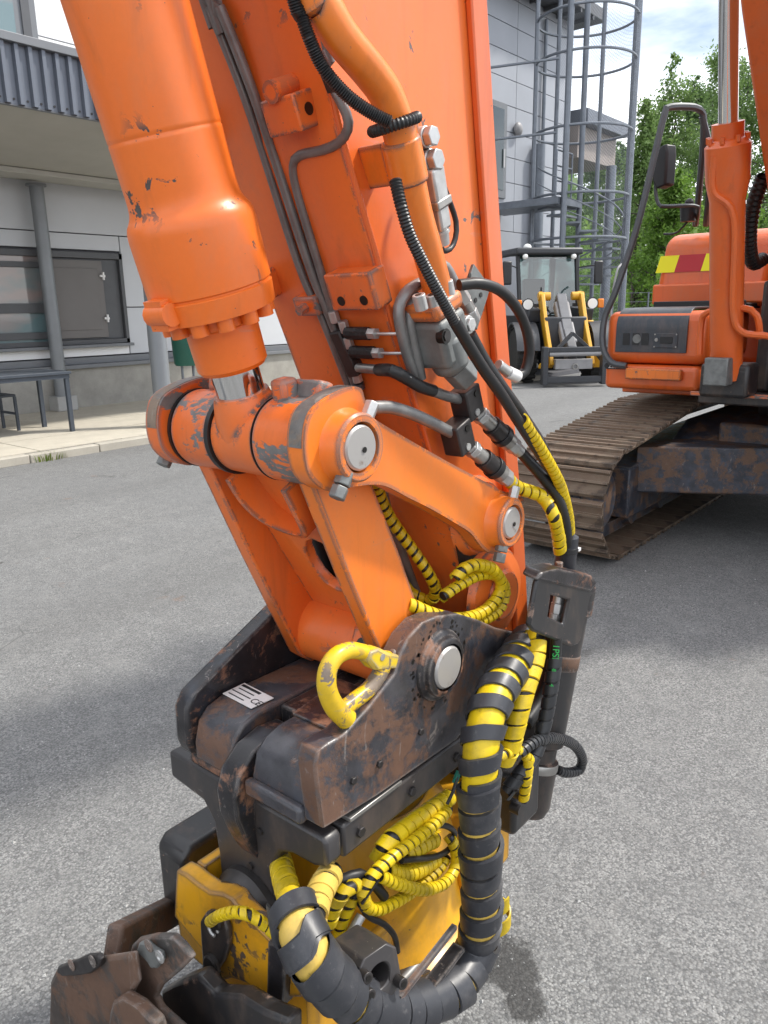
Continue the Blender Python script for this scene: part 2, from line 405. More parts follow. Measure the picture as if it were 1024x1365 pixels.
t = NT('chrome'); t.col((0.72,0.72,0.72)); t.set(rough=0.08, metal=1.0)
t = NT('pin_face')
rs = t.ramp(t.noise(34, 6, 0.7, dist=0.5), 0.6, 0.75); t.col(t.mix(rs, (0.40,0.385,0.37), (0.16,0.09,0.055))); t.set(rough=0.45, metal=0.45); t.bump(t.noise(50, 4), 0.2, 0.001)
t = NT('glass_dark'); t.col((0.03,0.045,0.05)); t.set(rough=0.04, Specular_IOR_Level=0.8)
t = NT('glass_window'); refl_tint = t.mix(t.ramp(t.noise(0.7, 3, 0.5, stretch=(1, 1.0, 2.5)), 0.45, 0.6), (0.13,0.20,0.215), (0.27,0.22,0.21)); t.col(refl_tint); t.set(rough=0.05, Specular_IOR_Level=0.9)  # teal and pinkish patches are reflections put into the glass colour
t = NT('glass_cab'); gt = t.n('ShaderNodeBsdfTransparent'); gt.inputs[0].default_value = (0.62,0.74,0.72,1); gg = t.n('ShaderNodeBsdfGlossy'); gg.inputs['Roughness'].default_value = 0.03
gf = t.n('ShaderNodeFresnel'); gf.inputs[0].default_value = 2.1; gm = t.n('ShaderNodeMixShader'); t.l(gf.outputs[0], gm.inputs[0]); t.l(gt.outputs[0], gm.inputs[1]); t.l(gg.outputs[0], gm.inputs[2]); t.l(gm.outputs[0], t.o.inputs[0])
t = NT('lamp_lens'); t.col((0.85,0.85,0.82)); t.set(rough=0.1)
t = NT('amber'); t.col((0.8,0.22,0.01)); t.set(rough=0.25)
# asphalt
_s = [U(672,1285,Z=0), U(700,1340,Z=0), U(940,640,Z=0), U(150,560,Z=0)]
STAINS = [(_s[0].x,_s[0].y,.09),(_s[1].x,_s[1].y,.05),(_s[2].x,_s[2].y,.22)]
t = NT('asphalt')
P = t.tc.outputs['Object']
vo = t.vor(175); vo2 = t.vor(380)
stone = t.mix(t.ramp(vo.outputs['Color'], 0.15, 0.9), (0.095,0.097,0.099), (0.325,0.325,0.315))
grit = t.mix(t.math('MULTIPLY', t.ramp(vo2.outputs['Color'], 0.5, 0.95), 0.4), stone, (0.33,0.333,0.33))
dark = t.ramp(vo.outputs['Distance'], 0.5, 0.8); c = t.mix(t.math('MULTIPLY', dark, 0.6), grit, (0.06,0.058,0.055))
md = t.math('MULTIPLY', t.ramp(t.noise(9.0, 7, 0.72), 0.42, 0.62), 0.38); c = t.mix(md, c, (0.115,0.115,0.114))
ml = t.math('MULTIPLY', t.ramp(t.noise(5.2, 7, 0.7), 0.55, 0.7), 0.35); c = t.mix(ml, c, (0.29,0.285,0.27))
c = t.mix(t.ramp(t.noise(0.55, 6, 0.6), 0.3, 0.72), c, t.mix(0.45, c, (0.125,0.127,0.13)))
c = t.mix(t.math('MULTIPLY', t.ramp(t.noise(2.6, 7, 0.65), 0.52, 0.72), 0.4), c, (0.185,0.187,0.184))
st = t.math('MULTIPLY', t.ramp(t.noise(1.5, 5, 0.6, dist=0.8), 0.66, 0.72), 0.55); c = t.mix(st, c, (0.07,0.068,0.066))
rs = t.math('MULTIPLY', t.ramp(t.noise(3.3, 5, 0.6), 0.67, 0.76), 0.4); c = t.mix(rs, c, (0.24,0.13,0.075))
ck = t.vor(0.55, 'DISTANCE_TO_EDGE'); nz = t.n('ShaderNodeTexNoise'); nz.inputs['Scale'].default_value = 2.5; nz.inputs['Detail'].default_value = 6
av = t.n('ShaderNodeVectorMath', operation='ADD'); t.l(P, av.inputs[0])
sv = t.n('ShaderNodeVectorMath', operation='SCALE'); t.l(nz.outputs['Color'], sv.inputs[0]); sv.inputs['Scale'].default_value = 0.7; t.l(sv.outputs[0], av.inputs[1]); t.l(av.outputs[0], ck.inputs['Vector'])
crk = t.math('MULTIPLY', t.math('LESS_THAN', ck.outputs['Distance'], 0.0022), t.ramp(t.noise(0.8, 3), 0.56, 0.60)); c = t.mix(t.math('MULTIPLY', crk, 0.4), c, (0.03,0.03,0.03))
# tyre-worn lighter and darker lanes, oil drips, a wet stain by the tool
ln = t.ramp(t.noise(0.9, 4, 0.5, stretch=(1, 0.12, 1)), 0.45, 0.7); c = t.mix(t.math('MULTIPLY', ln, 0.28), c, (0.085,0.083,0.08))
od = t.vor(2.3); odm = t.math('MULTIPLY', t.math('LESS_THAN', t.math('ADD', od.outputs['Distance'], t.math('MULTIPLY', t.noise(30, 4), 0.12)), 0.125), t.ramp(t.noise(1.1, 2), 0.5, 0.54)); c = t.mix(t.math('MULTIPLY', odm, 0.55), c, (0.045,0.043,0.04))
wet = None
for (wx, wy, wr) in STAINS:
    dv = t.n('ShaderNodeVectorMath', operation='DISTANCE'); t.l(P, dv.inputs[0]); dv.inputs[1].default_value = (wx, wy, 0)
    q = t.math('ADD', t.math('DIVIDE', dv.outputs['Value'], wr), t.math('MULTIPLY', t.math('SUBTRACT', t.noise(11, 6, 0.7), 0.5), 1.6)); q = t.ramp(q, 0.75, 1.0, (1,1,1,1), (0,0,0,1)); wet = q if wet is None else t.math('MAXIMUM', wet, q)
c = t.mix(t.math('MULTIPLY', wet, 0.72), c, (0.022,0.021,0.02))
t.col(c); t.set(rough=0.88, Specular_IOR_Level=0.3)
h = t.math('SUBTRACT', t.math('MULTIPLY', t.noise(160, 3), 0.5), t.math('ADD', t.math('MULTIPLY', vo.outputs['Distance'], 1.0), t.math('MULTIPLY', crk, 1.0))); t.bump(h, 0.45, 0.004)
def concrete(name, c, var=0.2, sc=4):
    t = NT(name); k = t.mix(t.ramp(t.noise(sc, 7, 0.65), 0.3, 0.75), c, tuple(x*(1-var) for x in c))
    k = t.mix(t.math('MULTIPLY', t.ramp(t.noise(45, 4), 0.55, 0.75), 0.25), k, tuple(x*0.55 for x in c)); t.col(k); t.set(rough=0.85); t.bump(t.noise(70, 5), 0.25, 0.003); return t.m
concrete('paving_concrete', (0.50,0.46,0.38)); concrete('kerb_concrete', (0.42,0.39,0.33)); concrete('plinth_concrete', (0.36,0.35,0.32), 0.3); concrete('block_concrete', (0.42,0.42,0.41))
plain('panel_pale', (0.56,0.58,0.61), 0.5, 0, 0.06, 1.2, 0.02)
plain('panel_white', (0.78,0.79,0.80), 0.5, 0, 0.04, 1.2, 0.02)
plain('tile_grey', (0.35,0.37,0.41), 0.5, 0, 0.10, 0.8, 0.04, 12)
plain('joint_dark', (0.10,0.10,0.11), 0.8, 0, 0.2, 4)
plain('trim_dark', (0.085,0.088,0.095), 0.5, 0, 0.12, 4, 0.03)
plain('trim_mid', (0.17,0.18,0.195), 0.5, 0, 0.1, 4, 0.03)
plain('shutter_taupe', (0.155,0.145,0.14), 0.55, 0, 0.08, 2, 0.03)
plain('soffit', (0.46,0.45,0.41), 0.7, 0, 0.1, 2, 0.05)
plain('corrugated', (0.135,0.15,0.18), 0.42, 0.3, 0.12, 3, 0.03)
plain('column_grey', (0.22,0.235,0.25), 0.4, 0.2, 0.12, 3, 0.03)
plain('galvanised', (0.185,0.205,0.235), 0.45, 0.5, 0.25, 5, 0.05)
plain('wing_brown', (0.30,0.26,0.235), 0.7, 0, 0.1, 1)
plain('bin_green', (0.012,0.10,0.075), 0.5, 0, 0.15, 4, 0.03)
plain('table_metal', (0.065,0.078,0.098), 0.5, 0.2, 0.15, 5, 0.03)
plain('loader_grey', (0.135,0.138,0.15), 0.5, 0, 0.25, 6, 0.05)
plain('loader_dark', (0.045,0.048,0.055), 0.5, 0, 0.3, 6, 0.05)
plain('loader_pale', (0.30,0.295,0.30), 0.45, 0, 0.25, 6, 0.05)
plain('plastic_black', (0.014,0.014,0.016), 0.45, 0, 0.2, 10, 0.02)
plain('rail_grey', (0.085,0.092,0.10), 0.42, 0.3, 0.2, 10, 0.05)
plain('bark', (0.12,0.10,0.085), 0.9, 0, 0.5, 6, 0.4)
def leafmat(name, a, b):
    t = NT(name); oi = t.n('ShaderNodeNewGeometry'); k = t.mix(t.ramp(oi.outputs['Random Per Island'], 0.0, 1.0), a, b)
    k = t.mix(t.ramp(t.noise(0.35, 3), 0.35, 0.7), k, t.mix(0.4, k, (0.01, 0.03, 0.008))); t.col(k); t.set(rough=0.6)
    t.b.inputs['Subsurface Weight'].default_value = 0.0
    tr = t.n('ShaderNodeBsdfTranslucent'); t.l(k, tr.inputs[0]); ms = t.n('ShaderNodeMixShader'); ms.inputs[0].default_value = 0.5
    t.l(t.b.outputs[0], ms.inputs[1]); t.l(tr.outputs[0], ms.inputs[2]); t.l(ms.outputs[0], t.o.inputs[0]); return t.m
leafmat('leaf_birch', (0.145,0.245,0.065), (0.25,0.37,0.12)); leafmat('leaf_dark', (0.11,0.19,0.065), (0.17,0.27,0.095)); leafmat('leaf_bush', (0.13,0.25,0.035), (0.22,0.36,0.065))  # tree greens paled and greyed: distance haze put into the leaf colour
leafmat('grass_blade', (0.12,0.20,0.03), (0.22,0.25,0.07))
t = NT('wire_mesh'); t.col((0.42,0.45,0.5)); t.set(rough=0.5, metal=0.4)
tr = t.n('ShaderNodeBsdfTransparent'); ms = t.n('ShaderNodeMixShader'); br = t.n('ShaderNodeTexBrick'); br.inputs['Scale'].default_value = 60
br.inputs['Mortar Size'].default_value = 0.03; wv = t.n('ShaderNodeTexWave', wave_type='BANDS', bands_direction='DIAGONAL'); wv.inputs['Scale'].default_value = 8.0
t.l(t.tc.outputs['Object'], wv.inputs['Vector']); t.l(t.math('MULTIPLY', t.ramp(wv.outputs['Fac'], 0.5, 0.9), 0.17), ms.inputs[0]); t.l(tr.outputs[0], ms.inputs[1]); t.l(t.b.outputs[0], ms.inputs[2]); t.l(ms.outputs[0], t.o.inputs[0])
M = MATS

# ================================================================== the setting
g = MB(); g.add([(-400,-400,0),(400,-400,0),(400,400,0),(-400,400,0)], [(0,1,2,3)])
tag(g.build('ground', M['asphalt'], smooth=False), kind='structure')
# pavement with kerb stones and paving slabs
KX = -7.12; WX = -10.70; PZ = 0.10
pv = MB(); pv.bx(WX-0.3, KX-0.125, -9, 16, 0.0, PZ-0.012)
pav = pv.build('pavement', M['joint_dark'], smooth=False); tag(pav, kind='structure')
ks = MB(); ks.bx(-0.06, 0.06, 0.004, 0.80-0.004, 0, PZ); ksm = ks.mesh('kerb_stone')
for i in range(24):
    o = share('kerb_stone', ksm, M['kerb_concrete'], pav, Matrix.Translation((KX-0.062+random.uniform(-.006,.006), -5.2+0.8*i, random.uniform(-.012, 0.0))))
    b = o.modifiers.new('bevel', 'BEVEL'); b.width = 0.012; b.segments = 2
sl_ = MB(); sl_.bx(0.004, 0.872, 0.004, 0.992, 0, 0.03); slm = sl_.mesh('paving_slab')
for i in range(4):
    for j in range(18):
        share('paving_slab', slm, M['paving_concrete'], pav, Matrix.Translation((KX-0.125-0.876*(i+1), -4.0+0.996*j, PZ-0.032+random.uniform(-.003, .003))))
# a few weeds by the kerb
def tuft(name, x, y, n, h, sp, label):
    m = MB(); rnd = random.Random(hash((x, n)) % 1000)
    for i in range(n):
        a = rnd.uniform(0, 6.28); d = rnd.uniform(0, sp); b = V(x+d*0.5*math.cos(a), y+d*math.sin(a), 0.0)
        le = rnd.uniform(0.5, 1)*h; bend = V(math.cos(a), math.sin(a), 0)*le*rnd.uniform(.1, .6); w = V(-math.sin(a), math.cos(a), 0)*0.006
        m.add([b-w, b+w, b+bend*.4+V(0,0,le*.6)+w*.7, b+bend*.4+V(0,0,le*.6)-w*.7, b+bend+V(0,0,le)], [(0,1,2,3),(3,2,4)])
    o = m.build(name, M['grass_blade'], recalc=False); return tag(o, label, 'grass', kind='stuff')
gp = U(60, 611, Z=0.0)
tuft('grass_tuft', gp.x+0.12, gp.y, 150, 0.11, 0.2, 'small green grass tuft growing against the kerb stones')

# ------------------------------------------------------------------ office building
YE = U(757, 200, X=WX).y               # far corner of the tall block
ZR = U(745, 38, X=WX).z                # eaves
bld = empty('office_building', (WX-3, 8, 0), 'long grey panelled two storey office building with corrugated canopy over its pavement', 'building')
m = MB(); m.bx(WX-9, WX-0.06, -14, YE-0.03, 0, ZR+0.3); m.build('wall_core', M['joint_dark'], bld, smooth=False)
# plinth
m = MB(); m.bx(WX-0.05, WX+0.10, -9, 6.9, 0.088, 0.70); m.bx(WX-0.05, WX+0.10, 6.915, 15.9, 0.088, 0.70); m.build('plinth', M['plinth_concrete'], bld, 0.006)
m = MB(); m.bx(WX-0.05, WX+0.17, -9, 16, 0.702, 0.76); m.build('plinth_cap', M['trim_mid'], bld, 0.004)
m = MB(); m.bx(WX-0.05, WX+0.05, -9, 16, 0.762, 0.86); m.build('base_flashing', M['trim_mid'], bld, 0.004)
# window opening with shutter: z 1.05..2.45, y 3.0..6.35
WY0, WY1, WZ0, WZ1 = 1.9, 6.32, 1.06, 2.45
def panel(y0, y1, z0, z1, mat, d=0.0): m = MB(); m.bx(WX-0.058, WX+d, y0+0.008, y1-0.008, z0+0.008, z1-0.008); return m.build('wall_panel', mat, bld, 0.004)
PY = [-9, -5.2, 1.6, 6.93, 11.2, 15.6, YE]
zs = [0.87, 1.62, 2.72, 3.5]
for a, b_ in zip(PY[:-1], PY[1:]):
    for z0, z1 in zip(zs[:-1], zs[1:]):
        if a == 1.6:
            if z0 < 2.5:
                panel(WY1+0.06, b_, z0, z1, M['panel_pale'])
                panel(a, WY0, z0, z1, M['panel_pale'])
                if z0 < 1: panel(WY0, WY1+0.06, 0.87, WZ0-0.02, M['panel_white'])
                else: panel(WY0, WY1+0.06, WZ1+0.03, z1, M['panel_pale'])
            else: panel(a, b_, z0, z1, M['panel_pale'])
        else: panel(a, b_, z0, z1, M['tile_grey'] if a > 11 else M['panel_pale'])
# upper storey: white panels near, grey tile sheets further along
z = 3.5
while z < ZR+0.2:
    z1 = min(z+0.62, ZR+0.3)
    for a, b_ in zip(PY[:-1], PY[1:]):
        if a < 11: panel(a, b_, z, z1, M['panel_white'])
        else:
            k = max(2, int((b_-a)/1.5))
            for i in range(k): panel(a+(b_-a)*i/k, a+(b_-a)*(i+1)/k, z, z1, M['tile_grey'])
    z = z1
# end wall (towards far side) and roof
m = MB(); m.bx(WX-9.4, WX+0.75, -14, YE+0.55, ZR+0.3, ZR+0.62); m.build('roof', M['trim_dark'], bld, 0.02)
for i in range(14):
    y = YE-0.2-i*0.75; m = MB(); m.beam((WX+0.01, y, ZR+0.25), (WX+0.74, y, ZR+0.25), 0.06, 0.1); m.build('rafter', M['trim_dark'], bld)
# window band: frame, glass, transoms
m = MB()
for a in (((WY0,WZ1),(WY1+0.06,WZ1-0.09)), ((WY0,WZ0),(WY1+0.06,WZ0+0.07)), ((WY0,WZ0),(WY0+0.07,WZ1)), ((WY1,WZ0),(WY1+0.06,WZ1)), ((5.02,WZ0),(5.09,WZ1))):
    (y0,z0),(y1,z1) = a; m.bx(WX-0.055, WX+0.035, min(y0,y1), max(y0,y1), min(z0,z1), max(z0,z1))
wf = m.build('window_frame', M['trim_dark'], bld, 0.004)
m = MB(); m.bx(WX-0.05, WX-0.02, WY0+0.07, 5.02, WZ0+0.07, WZ1-0.09); pane = m.build('window_pane', M['glass_window'], bld)
for zz, hh in ((1.62, 0.14), (1.22, 0.10), (2.24, 0.08)):
    m = MB(); m.bx(WX-0.018, WX+0.02, WY0+0.075, 5.015, zz-hh/2, zz+hh/2); m.build('transom', M['trim_dark'], wf, 0.004)
m = MB(); m.bx(WX-0.05, WX-0.028, 5.095, WY1-0.005, WZ0+0.075, WZ1-0.095); m.build('window_reveal', M['trim_dark'], bld)
m = MB(); m.bx(WX-0.026, WX+0.008, 5.10, 6.02, WZ0+0.10, WZ1-0.12); sh = m.build('shutter', M['shutter_taupe'], bld, 0.004)
m = MB(); m.bx(WX+0.009, WX+0.02, 5.20, 5.92, WZ0+0.22, WZ1-0.24); m.build('shutter_panel', M['shutter_taupe'], sh, 0.004)
for zz in (1.45, 2.10):
    m = MB(); m.bx(WX+0.009, WX+0.04, 5.96, 6.05, zz-0.018, zz+0.018); m.bx(WX+0.011, WX+0.05, 6.0, 6.03, zz-0.06, zz+0.06); m.build('hinge', M['white_plate'], sh, 0.005)
m = MB(); m.bx(WX-0.04, WX+0.12, WY0-0.02, WY1+0.08, WZ0-0.05, WZ0-0.004); m.build('window_sill', M['trim_mid'], bld, 0.004)
# upper window just above the canopy, left
p = U(8, 20, X=WX)
m = MB(); m.bx(WX-0.02, WX+0.03, p.y-1.3, p.y+0.42, 4.3, 5.9); uw = m.build('window', M['trim_mid'], bld, 0.004)
m = MB(); m.bx(WX+0.031, WX+0.036, p.y-1.2, p.y+0.1, 4.4, 5.8); m.build('pane', M['glass_window'], uw)
m = MB(); m.bx(WX+0.031, WX+0.055, p.y+0.2, p.y+0.32, 4.3, 5.9); m.build('mullion', M['trim_dark'], uw)
# canopy: slab, soffit, corrugated fascia
FX = -7.6; CY0, CY1 = -9.0, 9.2; FZ0, FZ1 = 3.62, 4.19
m = MB(); m.bx(WX+0.003, FX-0.06, CY0, CY1, 3.72, 3.9); can = m.build('canopy', M['trim_mid'], bld)
m = MB(); m.prism([(FX-0.05,CY0,FZ0+0.02),(FX-0.75,CY0,3.56),(WX+0.9,CY0,3.40),(WX+0.02,CY0,3.40),(WX+0.02,CY0,3.715),(FX-0.05,CY0,3.715)], (0,CY1-CY0,0)); m.build('soffit', M['soffit'], can)
m = MB(); m.bx(WX+0.55, WX+0.95, CY0, CY1, 3.33, 3.397); m.build('soffit_beam', M['soffit'], can, 0.006)
m = MB(); prof = []; y = CY0; pitch = 0.145
while y < CY1:
    prof += [(FX+0.0, y), (FX+0.0, y+0.075), (FX+0.045, y+0.088), (FX+0.045, y+0.128), (FX+0.0, y+0.145)]; y += pitch
vs_ = []; fs_ = []
for (x, yy) in prof: vs_ += [(x, yy, FZ0), (x, yy, FZ1)]
for i in range(len(prof)-1): fs_.append((2*i, 2*i+2, 2*i+3, 2*i+1))
m.add(vs_, fs_); m.build('corrugated_fascia', M['corrugated'], can, smooth=False, recalc=False)
m = MB(); m.bx(FX-0.12, FX+0.075, CY0, CY1, FZ1, FZ1+0.085); m.build('fascia_cap', M['trim_mid'], can, 0.006)
m = MB(); m.bx(FX-0.055, FX+0.0-0.002, CY0, CY1, FZ0-0.012, FZ1-0.002); m.build('fascia_backing', M['trim_mid'], can)
sc_ = MB(); sc_.cyl((0,0,0), (0.006,0,0), 0.012, n=8); scm = sc_.mesh('screw')
for i in range(14): share('screw', scm, M['dark_steel'], can, Matrix.Translation((FX+0.001, 2.9+0.145*i+0.03, FZ0+0.05)))
# columns
def column(x, y, ztop, r, name='column', cap=True, block=0.32):
    m = MB(); m.cyl((x,y,PZ), (x,y,ztop), r, n=24)
    if cap: m.cyl((x,y,ztop-0.03), (x,y,ztop+0.0), r*1.45, n=24)
    c = m.build(name, M['column_grey'], bld)
    m = MB(); m.bx(x-block/2, x+block/2, y-block/2, y+block/2, PZ+0.001, PZ+0.22); m.build('column_base', M['block_concrete'], c, 0.012)
c1 = U(85, 545, Z=0.12); c2 = U(220, 565, Z=0.12)
column(c1.x, c1.y, 3.335, 0.098); column(c2.x, c2.y, 3.60, 0.115, cap=False)
c3 = U(362, 560, Z=0.12); column(-9.4, 9.3, 3.4, 0.09, cap=False)
m = MB(); m.tube([V(WX+0.16, 8.9, 0.1), V(WX+0.16, 8.9, 3.4)], 0.05, smooth=False); m.build('downpipe', M['galvanised'], bld)
# upper door on the landing, wall lamp, roof drain
dp = U(668, 262, X=WX)
m = MB(); m.bx(WX-0.02, WX+0.05, dp.y-1.0, dp.y+0.16, dp.z-0.05, dp.z+2.25); dd = m.build('door', M['trim_mid'], bld, 0.01)
m = MB(); m.bx(WX+0.051, WX+0.06, dp.y-0.85, dp.y+0.0, dp.z+0.15, dp.z+2.1); m.build('door_pane', M['glass_dark'], dd)
m = MB(); m.cyl((WX+0.09, dp.y-0.02, dp.z+0.7), (WX+0.09, dp.y-0.02, dp.z+1.15), 0.02, n=8); m.build('handle', M['white_plate'], dd)
lp = U(691, 172, X=WX+0.1); m = MB(); m.sphere(lp, 0.17, (0.6,1,1)); m.build('wall_lamp', M['loader_pale'], bld)
m = MB(); q = U(722, 240, X=WX+0.08); m.cyl((q.x, q.y, 0), (q.x, q.y, ZR), 0.05, n=10); m.build('downpipe', M['galvanised'], bld)
# low wing with deep eaves beyond
wy0 = YE+0.4; q0 = U(838, 165, X=WX+0.4); q1 = U(838, 184, X=WX+0.4)
m = MB(); m.bx(WX-8, WX+0.4, wy0, q0.y, q1.z, q0.z); wg = m.build('wing_roof', M['corrugated'], bld, 0.02)
m = MB(); m.bx(WX-8, WX+0.1, wy0+.02, q0.y-0.2, q1.z-0.9, q1.z-0.004); m.build('wing_wall', M['wing_brown'], bld)
q = U(812, 380, X=WX+0.2)
for yy in (q.y-0.3, q.y-5.0):
    m = MB(); m.cyl((q.x, yy, 0), (q.x, yy, q1.z-0.9), 0.16, n=16); m.build('wing_column', M['galvanised'], bld)

# ------------------------------------------------------------------ spiral staircase
TC = U(764, 470, D=20.3); tcx, tcy = TC.x, TC.y; TR = 1.17
st = empty('spiral_staircase', (tcx, tcy, 0), 'galvanised steel spiral staircase in a round caged tower beside the grey wall', 'staircase')
m = MB(); m.cyl((tcx,tcy,0), (tcx,tcy,9.5), 0.07, n=14); m.build('centre_pole', M['galvanised'], st)
camdir = math.atan2(CAM.y-tcy, CAM.x-tcx)
for k, da in enumerate((-80, -18, 86, 104, 159, 215)):
    a = camdir+R(da); x = tcx+TR*math.cos(a); y = tcy+TR*math.sin(a)
    m = MB(); m.cyl((x,y,0), (x,y,9.6), 0.055 if da not in (86, -18) else 0.075, n=10); m.build('upright', M['galvanised'], st)
def hoop(z, a0=0, a1=360, r=TR, rad=0.032, name='hoop'):
    n = 40; pts = [V(tcx+r*math.cos(R(a0+(a1-a0)*i/n)), tcy+r*math.sin(R(a0+(a1-a0)*i/n)), z) for i in range(n+1)]
    m = MB(); m.tube(pts, rad, 6, smooth=False); m.build(name, M['galvanised'], st)
for y_ in (5, 70, 118, 200, 277, 330): hoop(U(764, y_-6, D=20.3-TR*0.0).z)
TP = U(700, 275, D=20.0).z          # landing level
for i in range(30):                  # treads, each a wedge
    a = camdir+R(-70+i*24); z = TP-0.2*(i+1)
    if z < 0.15 : break
    a2 = a+R(24); m = MB()
    m.prism([(tcx+0.06*math.cos(a),tcy+0.06*math.sin(a),z),(tcx+1.08*math.cos(a),tcy+1.08*math.sin(a),z),(tcx+1.08*math.cos(a2),tcy+1.08*math.sin(a2),z),(tcx+0.06*math.cos(a2),tcy+0.06*math.sin(a2),z)], (0,0,0.045)); m.build('tread', M['galvanised'], st)
for hh, rr in ((1.0, 0.022), (0.65, 0.014), (0.35, 0.014)):
    pts = []
    for i in range(0, 28*4):
        i_ = i/4; a = camdir+R(-70+i_*24); z = TP-0.2*(i_+1)+hh
        if z < 0.2+hh: break
        pts.append(V(tcx+1.1*math.cos(a), tcy+1.1*math.sin(a), z))
    m = MB(); m.tube(pts, rr, 6, smooth=False); m.build('handrail', M['galvanised'], st)
# landing to the door
ly0, ly1 = dp.y-1.2, tcy-0.1
m = MB(); m.bx(WX+0.07, tcx+0.1, ly0, ly1, TP-0.16, TP); m.build('landing', M['galvanised'], st)
for hh in (0.35, 0.68, 1.02):
    m = MB(); m.tube([V(tcx+0.06, ly0, TP+hh), V(tcx+0.06, ly1-0.5, TP+hh)], 0.02, 6, smooth=False); m.build('landing_rail', M['galvanised'], st)
for yy in (ly0, (ly0+ly1)/2-0.2, ly1-0.5):
    m = MB(); m.cyl((tcx+0.06,yy,TP), (tcx+0.06,yy,TP+1.02), 0.022, n=8); m.build('landing_post', M['galvanised'], st)
for z_ in (U(764, 20, D=20.3).z, U(764, 118, D=20.3).z, U(764, 200, D=20.3).z):   # wall ties
    m = MB(); m.tube([V(WX, tcy-2.2, z_-0.1), V(tcx-0.1, tcy-TR*0.98, z_)], 0.03, 6, smooth=False); m.build('wall_tie', M['galvanised'], st)
# wire mesh screen round the sunny half
m = MB(); n = 24; vs_ = []; fs_ = []
for i in range(n+1):
    a = camdir+R(5+ (215-5)*i/n); vs_ += [(tcx+(TR+.05)*math.cos(a), tcy+(TR+.05)*math.sin(a), 0.3), (tcx+(TR+.05)*math.cos(a), tcy+(TR+.05)*math.sin(a), 9.5)]
for i in range(n): fs_.append((2*i, 2*i+2, 2*i+3, 2*i+1))
m.add(vs_, fs_); m.build('mesh_screen', M['wire_mesh'], st, recalc=False)

# ------------------------------------------------------------------ furniture by the wall
def table():
    a = U(100, 575, Z=PZ); b = U(8, 578, Z=PZ)
    ex = V(0.0, 1, 0); x1 = a.x; y1 = a.y
    o = empty('patio_table', (x1-0.4, y1-0.9, PZ), 'dark grey metal garden table on the pavement in front of the window', 'table')
    X0, X1, Y0, Y1 = x1-0.78, x1+0.03, y1-1.75, y1+0.03; T_ = 0.745+PZ
    m = MB(); m.bx(X0, X1, Y0, Y1, T_-0.035, T_); m.build('table_top', M['table_metal'], o, 0.004)
    m = MB(); m.bx(X0+.02, X1-.02, Y0+.02, Y1-.02, T_-0.085, T_-0.037); m.build('apron', M['table_metal'], o)
    for xx in (X0+.03, X1-.075):
        for yy in (Y0+.03, Y1-.075): m = MB(); m.bx(xx, xx+.05, yy, yy+.05, PZ, T_-0.036); m.build('leg', M['table_metal'], o, 0.003)
    return X0, X1, Y0, Y1
tx0, tx1, ty0, ty1 = table()
ch = empty('garden_chair', (tx0-0.25, ty1-0.75, PZ), 'dark metal garden chair pushed in behind the table', 'chair')
cx, cy = tx0-0.12, ty1-0.62
m = MB(); m.bx(cx-.22, cx+.22, cy-.23, cy+.23, PZ+.43, PZ+.46); m.build('seat', M['table_metal'], ch, 0.006)
m = MB(); m.bx(cx-.26, cx-.235, cy-.24, cy+.24, PZ+.62, PZ+.90); m.build('backrest', M['table_metal'], ch, 0.008)
for sx in (-.22, .19):
    for sy in (-.23, .20): m = MB(); m.bx(cx+sx, cx+sx+.032, cy+sy, cy+sy+.032, PZ, PZ+(.62 if sx < 0 else .43)); m.build('leg', M['table_metal'], ch)
m = MB(); m.bx(cx-.21, cx+.19, cy+.205, cy+.225, PZ+.2, PZ+.23); m.build('stretcher', M['table_metal'], ch)
# green bin on post
bp = U(250, 487, D=11.6)
bn = empty('waste_bin', (bp.x, bp.y, PZ), 'dark green round waste bin on thin posts behind the front column', 'bin')
m = MB(); m.lathe((bp.x,bp.y,bp.z), (0,0,1), [(0,.17),(0.03,.19),(0.62,.22),(0.66,.23),(0.67,.19)], 24); m.build('bin_body', M['bin_green'], bn)
for s_ in (-.1, .1): m = MB(); m.cyl((bp.x,bp.y+s_,PZ), (bp.x,bp.y+s_,bp.z+.02), .02, n=8); m.build('post', M['galvanised'], bn)

